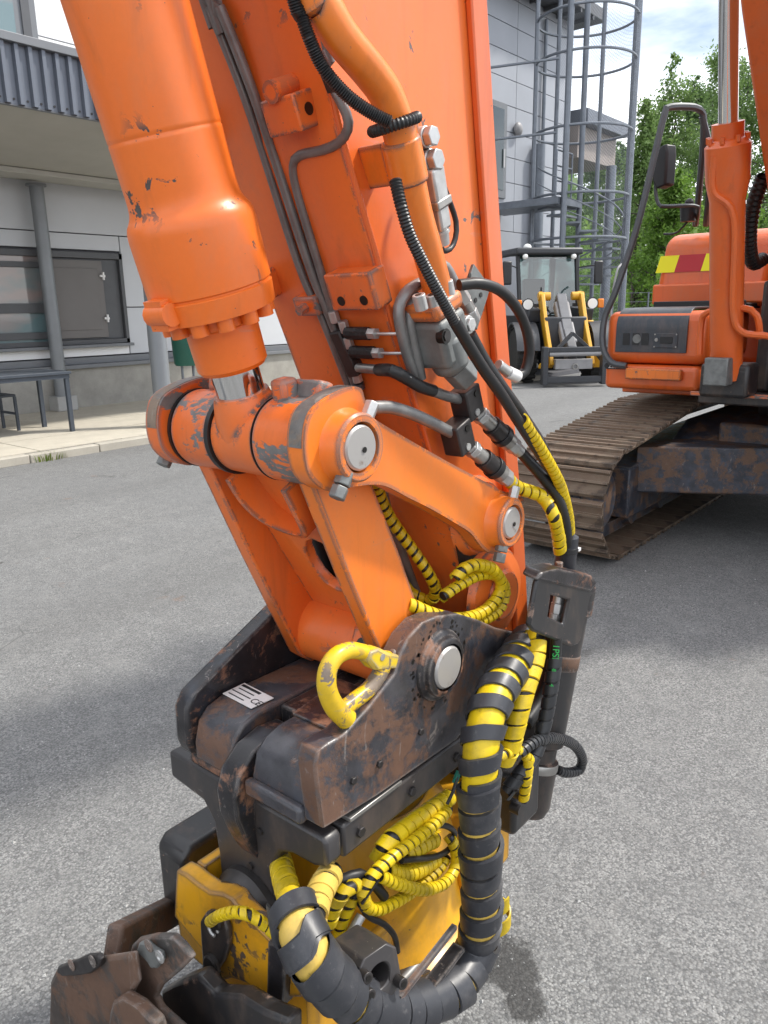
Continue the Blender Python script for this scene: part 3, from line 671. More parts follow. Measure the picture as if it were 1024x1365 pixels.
# ------------------------------------------------------------------ trees
def make_tree(x, y, h, rad, mat, label, seed, conic=True, leaves=3200, leaf=0.3, base=0.08):
    rnd = random.Random(seed)
    o = empty('birch_tree' if mat != 'leaf_dark' else 'aspen_tree', (x,y,0), label, 'tree', 'trees beyond the yard')
    tr = MB(); pts = [V(x,y,-0.1), V(x+rnd.uniform(-.2,.2),y+rnd.uniform(-.2,.2),h*.4), V(x+rnd.uniform(-.3,.3),y+rnd.uniform(-.3,.3),h*.95)]
    tr.tube(pts, 0.022*h*0.55, 8, 0.8, radf=lambda t: 1-0.93*t)
    limbs = []
    for i in range(44):
        f = rnd.uniform(0.1, 0.95); a = rnd.uniform(0, 6.28); z = h*f
        rr = rad*((1-f)**0.85*1.15+0.03 if conic else math.sin(math.pi*min(1,f*0.9+0.12))**0.6)*rnd.uniform(.65, 1.15)
        e = V(x+rr*math.cos(a), y+rr*math.sin(a), z+rr*rnd.uniform(.25, .7)); s0 = V(x,y,z)
        tr.tube([s0, s0.lerp(e, .5)+V(0,0,-.05*rr), e], 0.045*(1-f)+0.015, 5, 0.6, radf=lambda t: 1-0.8*t); limbs.append((s0, e, rr))
    tr.build('trunk', M['bark'], o)
    cr_ = MB()
    clumps = []
    for s0, e, rr in limbs:
        for k in range(5): clumps.append((s0.lerp(e, rnd.uniform(.3, 1.05))+V(rnd.uniform(-.3,.3),rnd.uniform(-.3,.3),rnd.uniform(-.3,.3))*rad*.3, rnd.uniform(.10, .26)*rad))
    for k in range(16): clumps.append((V(x+rnd.uniform(-.1,.1)*rad,y+rnd.uniform(-.1,.1)*rad,h*(.72+.29*k/16)), rad*(.05+.2*(1-k/16))))
    for i in range(leaves):
        c, r_ = clumps[rnd.randrange(len(clumps))]
        p = c+V(rnd.gauss(0,.5),rnd.gauss(0,.5),rnd.gauss(0,.45))*r_
        if p.z < base*h: continue
        n = V(rnd.gauss(0,1),rnd.gauss(0,1),rnd.gauss(.5,1)).normalized(); u = n.orthogonal().normalized(); w = n.cross(u); a = rnd.uniform(0,6.28)
        d1 = (u*math.cos(a)+w*math.sin(a))*leaf*rnd.uniform(.5,1); d2 = (w*math.cos(a)-u*math.sin(a))*leaf*.5*rnd.uniform(.6,1)
        cr_.add([p-d1*.5, p+d2*.5, p+d1*.5, p-d2*.5], [(0,1,2,3)])
    cr_.build('crown', M[mat], o, smooth=False, recalc=False)
    return o
trees = [ # px, ground distance, top py, radius, kind, label
 (846, 34, 148, 1.9, 'leaf_birch', 'slender light green birch just past the stair tower'),
 (876, 36, 96, 2.3, 'leaf_birch', 'tall pointed birch left of the mirror'),
 (906, 44, 122, 2.4, 'leaf_dark', 'darker birch between the two tallest trees'),
 (941, 37, 72, 2.7, 'leaf_birch', 'tallest leafy tree behind the orange engine cover'),
 (968, 46, 98, 2.6, 'leaf_dark', 'dark tree partly hidden by the boom cylinder'),
 (998, 36, 92, 2.5, 'leaf_birch', 'leafy tree between boom cylinder and boom'),
 (1042, 38, 60, 2.9, 'leaf_birch', 'leafy tree beyond the boom at the picture edge'),
 (820, 42, 200, 2.2, 'leaf_dark', 'dark tree showing through the stair cage'),
 (785, 38, 212, 2.2, 'leaf_birch', 'light green tree seen through the stair cage under the eaves'),
 (862, 48, 160, 2.4, 'leaf_dark', 'darker slim tree filling the gap left of the tall pointed birch'),
 (925, 50, 128, 2.5, 'leaf_dark', 'dark tree in the second row behind the tallest tree'),
 (955, 33, 205, 2.0, 'leaf_bush', 'low bright tree in front of the dark trees'),
 (888, 31, 235, 2.1, 'leaf_bush', 'low bright green tree behind the handrail'),
]
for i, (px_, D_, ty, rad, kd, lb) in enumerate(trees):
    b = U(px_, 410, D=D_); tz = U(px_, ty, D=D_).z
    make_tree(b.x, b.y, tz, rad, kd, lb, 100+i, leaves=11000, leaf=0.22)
# undergrowth along the yard edge
m = MB(); rnd = random.Random(5)
for i in range(15000):
    px_ = rnd.uniform(735, 1120); D_ = rnd.uniform(27, 33); b = U(px_, 420, D=D_)
    hmax = 2.0+1.2*math.sin(px_*.05)+0.9*math.sin(px_*.13+1)+.6*math.sin(px_*.31)
    p = V(b.x, b.y, rnd.random()**.8*max(.6,hmax)); n = V(rnd.gauss(0,1),rnd.gauss(0,1),rnd.gauss(.6,1)).normalized(); u = n.orthogonal().normalized(); w = n.cross(u)
    d1 = u*.3*rnd.uniform(.5,1); d2 = w*.2*rnd.uniform(.5,1); m.add([p-d1*.5,p+d2*.5,p+d1*.5,p-d2*.5], [(0,1,2,3)])
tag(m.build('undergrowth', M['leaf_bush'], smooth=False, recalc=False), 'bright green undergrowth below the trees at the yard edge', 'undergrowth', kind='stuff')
m = MB(); rnd = random.Random(9)
for i in range(12000):
    px_ = rnd.uniform(700, 1200); D_ = rnd.uniform(55, 75); b = U(px_, 415, D=D_)
    p = V(b.x, b.y, rnd.random()*(8.5+2*math.sin(px_*.06)+1.5*math.sin(px_*.17))); n = V(rnd.gauss(0,1),rnd.gauss(0,1),rnd.gauss(.5,1)).normalized(); u = n.orthogonal().normalized(); w = n.cross(u)
    d1 = u*1.1*rnd.uniform(.5,1); d2 = w*.8*rnd.uniform(.5,1); m.add([p-d1*.5,p+d2*.5,p+d1*.5,p-d2*.5], [(0,1,2,3)])
tag(m.build('forest', M['leaf_dark'], smooth=False, recalc=False), 'dark wood far behind the trees', 'forest', kind='stuff')
# wire fence posts at the wood's edge
fpm = MB(); fpm.cyl((0,0,0), (0,0,1.9), 0.03, n=8); fpm = fpm.mesh('fence_post')
fe = empty('wire_fence', U(838, 420, D=25) - V(0,0,U(838, 420, D=25).z), 'thin wire fence with grey posts in front of the bushes', 'fence')
f0 = U(770, 420, D=25.5); f1 = U(1060, 420, D=24)
for i in range(7):
    p = f0.lerp(f1, i/6); share('post', fpm, M['galvanised'], fe, Matrix.Translation((p.x, p.y, 0)))
for zz in (.1, .6, 1.1, 1.6, 1.88):
    m = MB(); m.tube([V(f0.x,f0.y,zz), V(f1.x,f1.y,zz)], .006, 4, smooth=False); m.build('wire', M['galvanised'], fe)

# loose grit on the asphalt
m = MB(); rnd = random.Random(77)
for i in range(2600):
    px_ = rnd.uniform(-60, 1080); py_ = rnd.uniform(600, 1400); p = U(px_, py_, Z=0.0)
    if p.x < KX+.1: continue
    r = rnd.uniform(.0012, .0038)*(1.9 if rnd.random() < .05 else 1); a = rnd.uniform(0, 6.28)
    vs_ = [p+V(r*math.cos(a+k*2.09)*rnd.uniform(.7,1.3), r*math.sin(a+k*2.09)*rnd.uniform(.7,1.3), 0) for k in range(3)]+[p+V(0,0,r*rnd.uniform(.6,1.1))]
    m.add(vs_, [(0,1,3),(1,2,3),(2,0,3)])
tag(m.build('gravel', M['block_concrete'], smooth=False, recalc=False), 'loose grit scattered over the grey asphalt', 'gravel', kind='stuff')

# ------------------------------------------------------------------ wheel loader
lo_p = U(752, 508, Z=0)
ld = empty('wheel_loader', (lo_p.x, lo_p.y, 0), 'grey and yellow compact wheel loader with glazed cab parked before the stair tower', 'loader')
ld.rotation_euler = (0, 0, YAW + R(13))
ART = Matrix.Translation((0,.7,0)) @ Matrix.Rotation(R(-11), 4, 'Z') @ Matrix.Translation((0,-.7,0))
FRONT = ('front_frame','fender','lift_arm','arm_foot','arm_pivot','tilt_boom','tilt_cylinder','valve_box','fork_carriage','cross_tube','brace','ring','light_bar','headlight_body','headlight','indicator','front_cowl')
def lb(mb, name, mat, parent=ld, bevel=0.0, front=False, **k):
    if front or name in FRONT: mb.v = [ART @ v for v in mb.v]
    return mb.build(name, M[mat], parent, bevel, local=True, **k)
for sx in (-1, 1):
    for yy in (0.0, 2.15):
        m = MB(); c = V(sx*.76, yy, .55); m.lathe(c-V(.2,0,0), (1,0,0), [(0,.34),(0,.5),(.04,.535),(.36,.535),(.4,.5),(.4,.34)], 28)
        fr_ = yy < 1; w_ = lb(m, 'wheel', 'tyre_rubber', front=fr_)
        m = MB()
        for i in range(18):
            a = 2*math.pi*i/18
            for half in (-1, 1):
                aa = a+(0.17 if half > 0 else 0); ct = c+V(half*.10, math.cos(aa)*.548, math.sin(aa)*.548)
                m.obx(ct, V(1,0,0), V(0,-math.sin(aa),math.cos(aa)), V(0,math.cos(aa),math.sin(aa)), .2, .075, .035)
        lb(m, 'tread_lugs', 'tyre_rubber', w_, front=fr_)
        m = MB(); m.lathe(c-V(.17,0,0), (1,0,0), [(0,.30),(.05,.30),(.08,.12),(.26,.12),(.29,.30),(.34,.30)], 20); lb(m, 'rim', 'loader_yellow', w_, front=fr_)
m = MB(); m.bx(-.42,.42,-.45,.75,.42,1.30); lb(m, 'front_frame', 'loader_dark', bevel=.03)
m = MB(); m.bx(-.52,.52,.5,3.2,.45,1.15); lb(m, 'chassis', 'loader_dark', bevel=.03)
m = MB(); m.bx(-.66,.66,2.35,3.5,1.152,1.75); lb(m, 'engine_hood', 'loader_grey', bevel=.08)
for sx in (-1, 1):
    m = MB(); pts = []
    for i in range(11):
        a = R(20+i*15); pts.append((sx*.54, .0+.66*math.cos(a), .55+.66*math.sin(a)))
    pin = [(p[0], p[1]*.94, .55+(p[2]-.55)*.94) for p in pts]
    m.prism(pts+pin[::-1], (sx*.46,0,0)); lb(m, 'fender', 'loader_dark')
    m = MB(); m.prism([(sx*.66,.95,1.15),(sx*.66,-.0,1.2),(sx*.66,-.1,1.45),(sx*.66,.95,1.5)], (-sx*.3,0,0)); lb(m, 'front_cowl', 'loader_dark', bevel=.02)
# cab
m = MB()
for sx in (-.70, .64):
    m.beam((sx+.03,.80,1.15), (sx+.03,1.02,2.58), .075, .075); m.beam((sx+.03,2.28,1.15), (sx+.03,2.2,2.58), .075, .075)
m.bx(-.70,.70,.84,2.3,1.10,1.32)
cab_ = lb(m, 'cab_frame', 'plastic_black', bevel=.01)
m = MB(); m.bx(-.76,.76,.86,2.34,2.56,2.70); lb(m, 'cab_roof', 'loader_dark', bevel=.04)
m = MB(); m.add([(-.66,.83,1.33),(.66,.83,1.33),(.66,1.02,2.55),(-.66,1.02,2.55)], [(0,1,2,3)]); lb(m, 'windscreen', 'glass_cab', cab_, recalc=False)
for sx in (-.69, .69):
    m = MB(); m.add([(sx,.86,1.33),(sx,2.25,1.33),(sx,2.2,2.55),(sx,1.03,2.55)], [(0,1,2,3)]); lb(m, 'side_window', 'glass_cab', cab_, recalc=False)
m = MB(); m.bx(-.66,.66,2.2,2.23,1.33,2.55); lb(m, 'rear_window', 'glass_cab', cab_)
m = MB(); m.bx(-.25,.25,1.6,1.75,1.33,2.1); m.bx(-.25,.25,1.3,1.7,1.30,1.45); lb(m, 'seat', 'plastic_black', cab_, bevel=.04)
m = MB(); m.tube([V(-.18,.82,1.36), V(-.16,.90,1.9)], .012, 5, smooth=False); m.tube([V(-.16,.86,1.62), V(.02,.82,1.38)], .01, 5, smooth=False); lb(m, 'wiper', 'plastic_black', cab_)
m = MB(); m.cyl((-.25,1.5,2.70), (-.25,1.5,2.74), .09, n=14); m.sphere((-.25,1.5,2.75), .09, (1,1,.8)); lb(m, 'beacon', 'lamp_lens')
for sx in (-1, 1):
    m = MB(); m.tube([V(sx*.70,.95,2.3), V(sx*.95,.70,2.32), V(sx*1.02,.68,2.2)], .014, 6); mi = lb(m, 'mirror_arm', 'plastic_black')
    m = MB(); m.bx(sx*1.03-.10, sx*1.03+.10, .66, .72, 1.95, 2.42); lb(m, 'mirror', 'plastic_black', mi, bevel=.03)
    m = MB(); m.bx(min(sx*.28,sx*.72), max(sx*.28,sx*.72), .1, .16, 1.50, 1.56); lm = lb(m, 'light_bar', 'loader_dark')
    m = MB(); m.lathe((sx*.66,.12,1.55), (0,-1,0), [(0,.06),(.03,.115),(.08,.12)], 18); lb(m, 'headlight_body', 'plastic_black', lm)
    m = MB(); m.cyl((sx*.66,.035,1.55), (sx*.66,.03,1.55), .10, n=18); lb(m, 'headlight', 'lamp_lens', lm)
    m = MB(); m.bx(sx*.84-.06, sx*.84+.06, .04, .12, 1.46, 1.64); lb(m, 'indicator', 'amber', lm, bevel=.02)
    m = MB(); m.sphere((sx*.55,.9,2.52), .06); lb(m, 'work_light', 'lamp_lens')
    # lift arm
    m = MB(); x0 = sx*.36
    m.prism([(x0,.25,1.72),(x0,.1,1.80),(x0,-.12,1.74),(x0,-.5,1.15),(x0,-.95,.60),(x0,-1.05,.42),(x0,-.92,.34),(x0,-.78,.45),(x0,-.35,.95),(x0,.05,1.5)], (sx*.075,0,0)); la = lb(m, 'lift_arm', 'loader_yellow', bevel=.012)
    m = MB(); m.prism([(sx*.44,-.95,.60),(sx*.62,-.92,.40),(sx*.62,-.92,.34),(sx*.44,-.9,.34)], (0,.06,0)); lb(m, 'arm_foot', 'loader_yellow', la)
    m = MB(); m.cyl((sx*.22,.02,1.70), (sx*.46,.02,1.70), .085, n=14); lb(m, 'arm_pivot', 'loader_yellow', la)
m = MB(); m.beam((0,.1,1.66), (0,-.62,.85), .30, .2, up=V(1,0,0)); m.beam((0,-.5,.95), (0,-.98,.5), .36, .18, up=V(1,0,0)); lb(m, 'tilt_boom', 'loader_grey', bevel=.02)
m = MB(); m.beam((.0,.0,1.55), (0,-.75,.78), .17, .3, up=V(1,0,0)); lb(m, 'tilt_cylinder', 'loader_pale', bevel=.03)
m = MB(); m.bx(.47,.66,-.12,.2,1.02,1.22); m.bx(.47,.60,-.1,.2,.86,1.0); lb(m, 'valve_box', 'loader_yellow', bevel=.02)
m = MB()
m.bx(-.62,.62,-1.22,-1.12,.66,.75); m.bx(-.62,.62,-1.22,-1.12,.08,.2); m.bx(-.62,-.52,-1.24,-1.05,.04,.76); m.bx(.52,.62,-1.24,-1.05,.04,.76)
fk = lb(m, 'fork_carriage', 'loader_dark', bevel=.01)
m = MB(); m.cyl((-.5,-1.18,.62), (.5,-1.18,.62), .045, n=12); m.bx(-.36,.36,-1.14,-1.0,.33,.52); lb(m, 'cross_tube', 'loader_pale', fk, bevel=.01)
for s_ in (-.3, .3): m = MB(); m.beam((s_,-1.05,.72), (0,-.95,1.0), .06, .06); lb(m, 'brace', 'loader_dark', fk)
m = MB(); pts = circ(14, lambda a: V(.02+.05*math.cos(a), -1.16, .38+.05*math.sin(a))); m.tube(pts+pts[:1], .014, 6, smooth=False); lb(m, 'ring', 'steel', fk)
m = MB(); m.tube([V(.75,-.3,.3), V(.8,-.35,1.0), V(.82,-.3,1.6), V(.9,-.3,2.15), V(1.05,-.2,2.3)], .022, 6); lb(m, 'hose_guide', 'loader_pale')

# ================================================================== excavator (one machine: body, boom, stick, linkage)
ex = empty('excavator', (0, 5.2, 0), 'orange tracked excavator whose worn boom arm and bucket linkage fill the view', 'excavator')
def part(mb, name, mat, parent=ex, bevel=0.0, **k): return mb.build(name, M[mat], parent, bevel, **k)
# --- tracks
TR0, TR1, TRr = 3.42, 6.9, 0.345
_tp = [V(0, TR0+(6.9-TR0)*i/12, .03) for i in range(12, 0, -1)]
_tp += [V(0, TR0-.315*math.sin(R(a)), .345-.315*math.cos(R(a))) for a in range(0, 181, 9)]
_tp += [V(0, y, .66+.14*min(1, (y-TR0)/1.2)**1.0) for y in (3.7,4.0,4.3,4.62,4.8,5.4,6.0,6.6)]
_tp += [V(0, 6.9+.385*math.sin(R(a)), .415+.385*math.cos(R(a))) for a in range(0, 180, 9)]
_tp, loopL = resample(_tp+[_tp[0]], .02); NP = 50
pm = MB(); pw = 0.6; pl = loopL/NP*.97
prof = [(-pl/2,0),(-pl/2,.012),(-pl/2+.012,.030),(-pl/2+.024,.030),(-pl/2+.034,.012),(-.010,.011),(-.006,.028),(.008,.028),(.012,.011),(pl/2-.036,.011),(pl/2-.026,.029),(pl/2-.012,.029),(pl/2-.002,.012),(pl/2,0)]
pm.prism([(-pw/2, a, b) for a, b in prof], (pw,0,0)); pmesh = pm.mesh('track_pad', smooth=False)
def looppos(s):
    n = len(_tp)-1; q = (s % loopL)/loopL*n; k = int(q) % n; p = _tp[k].lerp(_tp[k+1], q-int(q)); t_ = _tp[(k+2) % n]-_tp[(k-2) % n]
    return p, math.atan2(t_.z, -t_.y)+math.pi if False else math.atan2(-t_.z, t_.y)
for side, Xc in (('near', -1.18), ('far', 1.18)):
    m = MB(); pts = [looppos(loopL*i/60) for i in range(60)]
    r0 = [(Xc-.1, p.y-math.sin(a)*.03, p.z-math.cos(a)*.03) for p, a in pts]; r1 = [(Xc-.1, TR0+(p.y-TR0)*.96 if False else p.y-math.sin(a)*.11, p.z-math.cos(a)*.11) for p, a in pts]
    m.prism(r0, (.2,0,0), holes=[r1]); tk = part(m, 'track', 'frame_mud')
    if Xc < 0: tag(tk, 'muddy brown steel crawler track with ridged pads')
    for i in range(NP):
        p, a = looppos(loopL*(i+.5)/NP+.02); mt = Matrix.Translation((Xc, p.y, p.z)) @ Matrix.Rotation(-a, 4, 'X'); share('track_pad', pmesh, M['track_steel'], tk, mt)
    m = MB(); m.bx(Xc-.13, Xc+.20, TR0+.28, TR1-.25, .17, .50); m.prism([(Xc-.13,TR0+.3,.5),(Xc-.13,TR1-.3,.5),(Xc-.13,TR1-.6,.56),(Xc-.13,TR0+.7,.56)], (.33,0,0)); part(m, 'track_frame', 'frame_mud', bevel=.012)
    m = MB(); m.lathe((Xc-.16,TR0,TRr), (1,0,0), [(0,.10),(0,.17),(.05,.22),(.27,.22),(.32,.17),(.32,.10)], 28); part(m, 'idler', 'frame_mud')
    m = MB(); m.lathe((Xc-.16,TR1,TRr), (1,0,0), [(0,.10),(.05,.23),(.27,.23),(.32,.10)], 28); part(m, 'sprocket', 'frame_mud')
    for k in range(6): m = MB(); y = TR0+.5+k*.52; m.lathe((Xc-.15,y,.155), (1,0,0), [(0,.07),(.06,.09),(.24,.09),(.30,.07)], 14); part(m, 'roller', 'frame_mud')
# --- car body between the tracks
for sx in (-1, 1):
    for y0, y1 in ((4.0, 4.55), (6.0, 5.6)):
        yy = 5.2; m = MB()
        a = (sx*1.0, y0+(-.0), 0); w = .34
        m.prism([(sx*1.0,y0-w/2,.32),(sx*1.0,y0+w/2,.32),(sx*.25,y1+.3,.32),(sx*.25,y1-.3,.32)], (0,0,.30)); part(m, 'cross_leg', 'frame_mud', bevel=.012)
m = MB(); m.bx(-.66,.66,4.35,6.05,.34,.74); part(m, 'car_body', 'frame_mud', bevel=.02)
for sx in (-1, 1):
    m = MB(); m.prism([(sx*.66,4.25,.36),(sx*.66,6.1,.36),(sx*.66,6.1,.72),(sx*.66,4.6,.72),(sx*.66,4.3,.60)], (sx*.30,0,0)); part(m, 'leg_shoulder', 'frame_mud', bevel=.03)
m = MB(); m.cyl((0,5.2,.74), (0,5.2,.90), .62, n=36); part(m, 'slew_ring', 'dark_steel')
# --- upper structure
m = MB(); m.bx(-1.34,1.34,4.35,7.55,.905,1.0); part(m, 'deck', 'orange_body', bevel=.01)
m = MB(); m.bx(-.62,.62,3.75,4.345,.93,.995); part(m, 'swing_frame_nose', 'black_frame', bevel=.01)
m = MB(); m.bx(-.66,.62,3.735,3.748,.975,1.0); part(m, 'deck_lip', 'orange_worn', bevel=.004)
bx0, bx1, by = -1.33, -.70, 4.0
m = MB(); m.bx(bx0+.01, bx1, by-.002, 4.9, .965, 1.125); lowb = part(m, 'step_box', 'orange_body', bevel=.035, seg=3)
m = MB(); m.bx(-1.16, -.80, by-.045, by-.004, 1.035, 1.105); part(m, 'step_plate', 'orange_link', lowb, bevel=.008)
m = MB(); m.bx(bx0, bx1+.03, by+.004, 4.9, 1.13, 1.46); sb = part(m, 'storage_box', 'orange_body', bevel=.06, seg=4)
# dark wrap-over cover
cv = [(by-.012,1.205),(by-.012,1.34)]
for i in range(9):
    a = R(i*90/8); cv.append((by+.115-.127*math.cos(a), 1.355+.127*math.sin(a)))
cv += [(4.55,1.485)]
inn = [(y+.012 if z < 1.36 else y+.006, z-.0 if z < 1.36 else z-.012) for y, z in cv]
m = MB(); m.prism([(-1.25,y,z) for y, z in cv]+[(-1.25,y,z) for y, z in inn[::-1]], (.46,0,0)); cvr = part(m, 'cover', 'grey_cover', sb, bevel=.004)
m = MB(); m.bx(-1.235,-.63,4.56,4.60,1.475,1.52); m.bx(-1.24,-.62,4.6,4.9,1.463,1.50); part(m, 'cover_edge', 'plastic_black', sb, bevel=.005)
for i, xx in enumerate((-1.20,-1.135,-1.075)): m = MB(); m.bx(xx, xx+.045, by-.0155, by-.0125, 1.25, 1.325); part(m, 'vent_slot', 'plastic_black', cvr, bevel=.0)
m = MB(); m.cyl((-1.105,by-.018,1.29), (-1.105,by-.015,1.29), .028, n=14); part(m, 'vent_lens', 'cast_grey', cvr)
m = MB(); m.bx(-.995,-.845,by-.018,by-.0125,1.235,1.325); lk = part(m, 'latch_plate', 'grey_cover', cvr, bevel=.004)
m = MB(); m.bx(-.955,-.875,by-.022,by-.0185,1.262,1.305); part(m, 'latch_handle', 'plastic_black', lk, bevel=.003)
m = MB(); m.cyl((-.975,by-.028,1.285), (-.975,by-.0185,1.285), .011, n=12); part(m, 'lock', 'steel', lk)
for xx, zz in ((-.988,1.242),(-.988,1.318),(-.852,1.242),(-.852,1.318)): m = MB(); m.cyl((xx,by-.021,zz), (xx,by-.0182,zz), .005, n=8); part(m, 'screw', 'steel', lk)
bp0 = U(820, 488, Y=by-.006)
m = MB(); pr = circ(24, lambda a: V(bp0.x+(.052 if math.cos(a) > 0 else -.052)+.018*math.cos(a)*1.2, by-.0035, bp0.z+.02*math.sin(a))); m.prism(pr, (0,-.004,0)); bdg = part(m, 'badge', 'plastic_black', lowb)
text('badge_text', '225C', M['white_paper'], lowb, (bp0.x, by-.0085, bp0.z), (1,0,0), (0,0,1), .042)
# fuel tank / engine side behind it
ty = 4.8; T0, T1 = -1.34, -.52
m = MB(); m.prism([(T0,ty+.0,1.475),(T0+.04,ty+.06,1.92),(T0+.06,ty+.16,1.99),(T0+.06,5.9,1.99),(T0,5.95,1.475)], (T1-T0-.06,0,0)); tank = part(m, 'fuel_tank', 'orange_body', bevel=.05, seg=4)
m = MB(); m.bx(T0+.0, T1-.0, ty-.008, ty+.02, 1.50, 1.64); part(m, 'tank_skirt', 'orange_body', tank, bevel=.03)
for c_, x0, x1 in (('fluo_yellow',-1.325,-1.19),('red_sticker',-1.19,-1.005),('fluo_yellow',-1.005,-.86)):
    m = MB(); y0 = lambda z: ty+.06*(z-1.475)/.445-.006
    z0, z1 = 1.722, 1.838; m.add([(x0-.012,y0(z0),z0),(x1-.012,y0(z0),z0),(x1+.012,y0(z1),z1),(x0+.012,y0(z1),z1)], [(0,1,2,3)]); part(m, 'reflector_strip', c_, tank, smooth=False, recalc=False)
m = MB(); m.cyl((-1.0,5.2,1.97), (-1.0,5.2,2.12), .05, n=16); m.cyl((-1.0,5.2,2.12), (-1.0,5.2,2.17), .06, n=16); part(m, 'filler_cap', 'orange_body', tank)
for a in (0, 2.1, 4.2): m = MB(); m.cyl((-1.0+.05*math.cos(a),5.2+.05*math.sin(a),2.14), (-1.0+.05*math.cos(a),5.2+.05*math.sin(a),2.19), .01, n=6); part(m, 'bolt', 'steel', tank)
m = MB(); m.bx(-1.34,1.34,5.96,7.3,1.005,2.0); part(m, 'engine_hood', 'orange_body', bevel=.06)
m = MB(); m.prism([(-1.34,7.31,.92),(-1.34,7.5,.92),(-1.34,7.75,1.1),(-1.34,7.75,1.9),(-1.34,7.31,1.95)], (2.68,0,0)); part(m, 'counterweight', 'grey_cover', bevel=.08)
m = MB(); m.bx(-.52,.30,4.9,5.95,1.005,1.85); part(m, 'centre_housing', 'plastic_black', bevel=.03)
# cab (on the far side of the boom)
m = MB()
for yy in (4.0, 5.5):
    for xx in (.40, 1.28): m.beam((xx,yy,1.0), (xx,yy+(.12 if yy < 5 else 0),2.72), .08, .08)
m.bx(.36,1.32,3.95,5.55,1.002,1.55); m.bx(.34,1.34,3.98,5.6,2.70,2.82); cabx = part(m, 'cab', 'orange_body', bevel=.03)
m = MB(); m.bx(.42,.44,4.1,5.45,1.56,2.69); part(m, 'side_window', 'glass_dark', cabx)
m = MB(); m.bx(.45,1.25,4.02,4.04,1.56,2.69); part(m, 'windscreen', 'glass_dark', cabx)
m = MB(); m.bx(1.26,1.28,4.1,5.45,1.56,2.69); part(m, 'door_window', 'glass_dark', cabx)
m = MB(); m.bx(.5,1.2,5.47,5.49,1.56,2.69); part(m, 'rear_window', 'glass_dark', cabx)
# handrail and mirror
m = MB(); H1 = [U(835,488,Y=by-.03), U(815,483,Y=by-.03), U(804,462,Y=by-.03), U(806,425,Y=by), U(822,385,Y=4.02), U(850,300,Y=4.1), U(873,205,Y=4.18), U(886,152,Y=4.22), U(893,143,Y=4.25), U(925,143,Y=4.42), U(936,150,Y=4.5), U(938,162,Y=4.52), U(937,200,Y=4.6), U(930,275,Y=4.85), U(927,300,Y=4.95)]
m.tube(H1, .022, 8, .03); hr = part(m, 'handrail', 'rail_grey')
m = MB(); m.tube([U(936,155,Y=4.5), U(948,205,Y=4.62), U(949,225,Y=4.68), U(941,300,Y=4.95)], .022, 8, .03); part(m, 'handrail_leg', 'rail_grey', hr)
m = MB(); m.tube([U(875,235,Y=4.35), U(874,255,Y=4.35), U(878,272,Y=4.35), U(888,275,Y=4.38), U(925,274,Y=4.6), U(931,280,Y=4.65), U(928,300,Y=4.8)], .012, 8, .02); mr = part(m, 'mirror_arm', 'rail_grey')
mp_ = [U(889,191,Y=4.33), U(890,205,Y=4.33), U(887,246,Y=4.33), U(874,252,Y=4.33), U(869,240,Y=4.33), U(872,205,Y=4.33), U(880,195,Y=4.33)]
m = MB(); m.prism(mp_, (.03,.09,0)); part(m, 'mirror', 'plastic_black', mr, bevel=.012)
m = MB(); q = U(918,285,Y=4.7); m.cyl(q-V(0,0,.05), q+V(0,0,.05), .05, .06, n=14); m.sphere(q+V(.0,0,.07), .03); part(m, 'work_light', 'plastic_black', mr)
m = MB(); m.tube([U(925,285,Y=4.7), U(910,303,Y=4.75), U(900,311,Y=4.82), U(885,312,Y=4.85)], .008, 6); part(m, 'lamp_cable', 'rubber', mr)
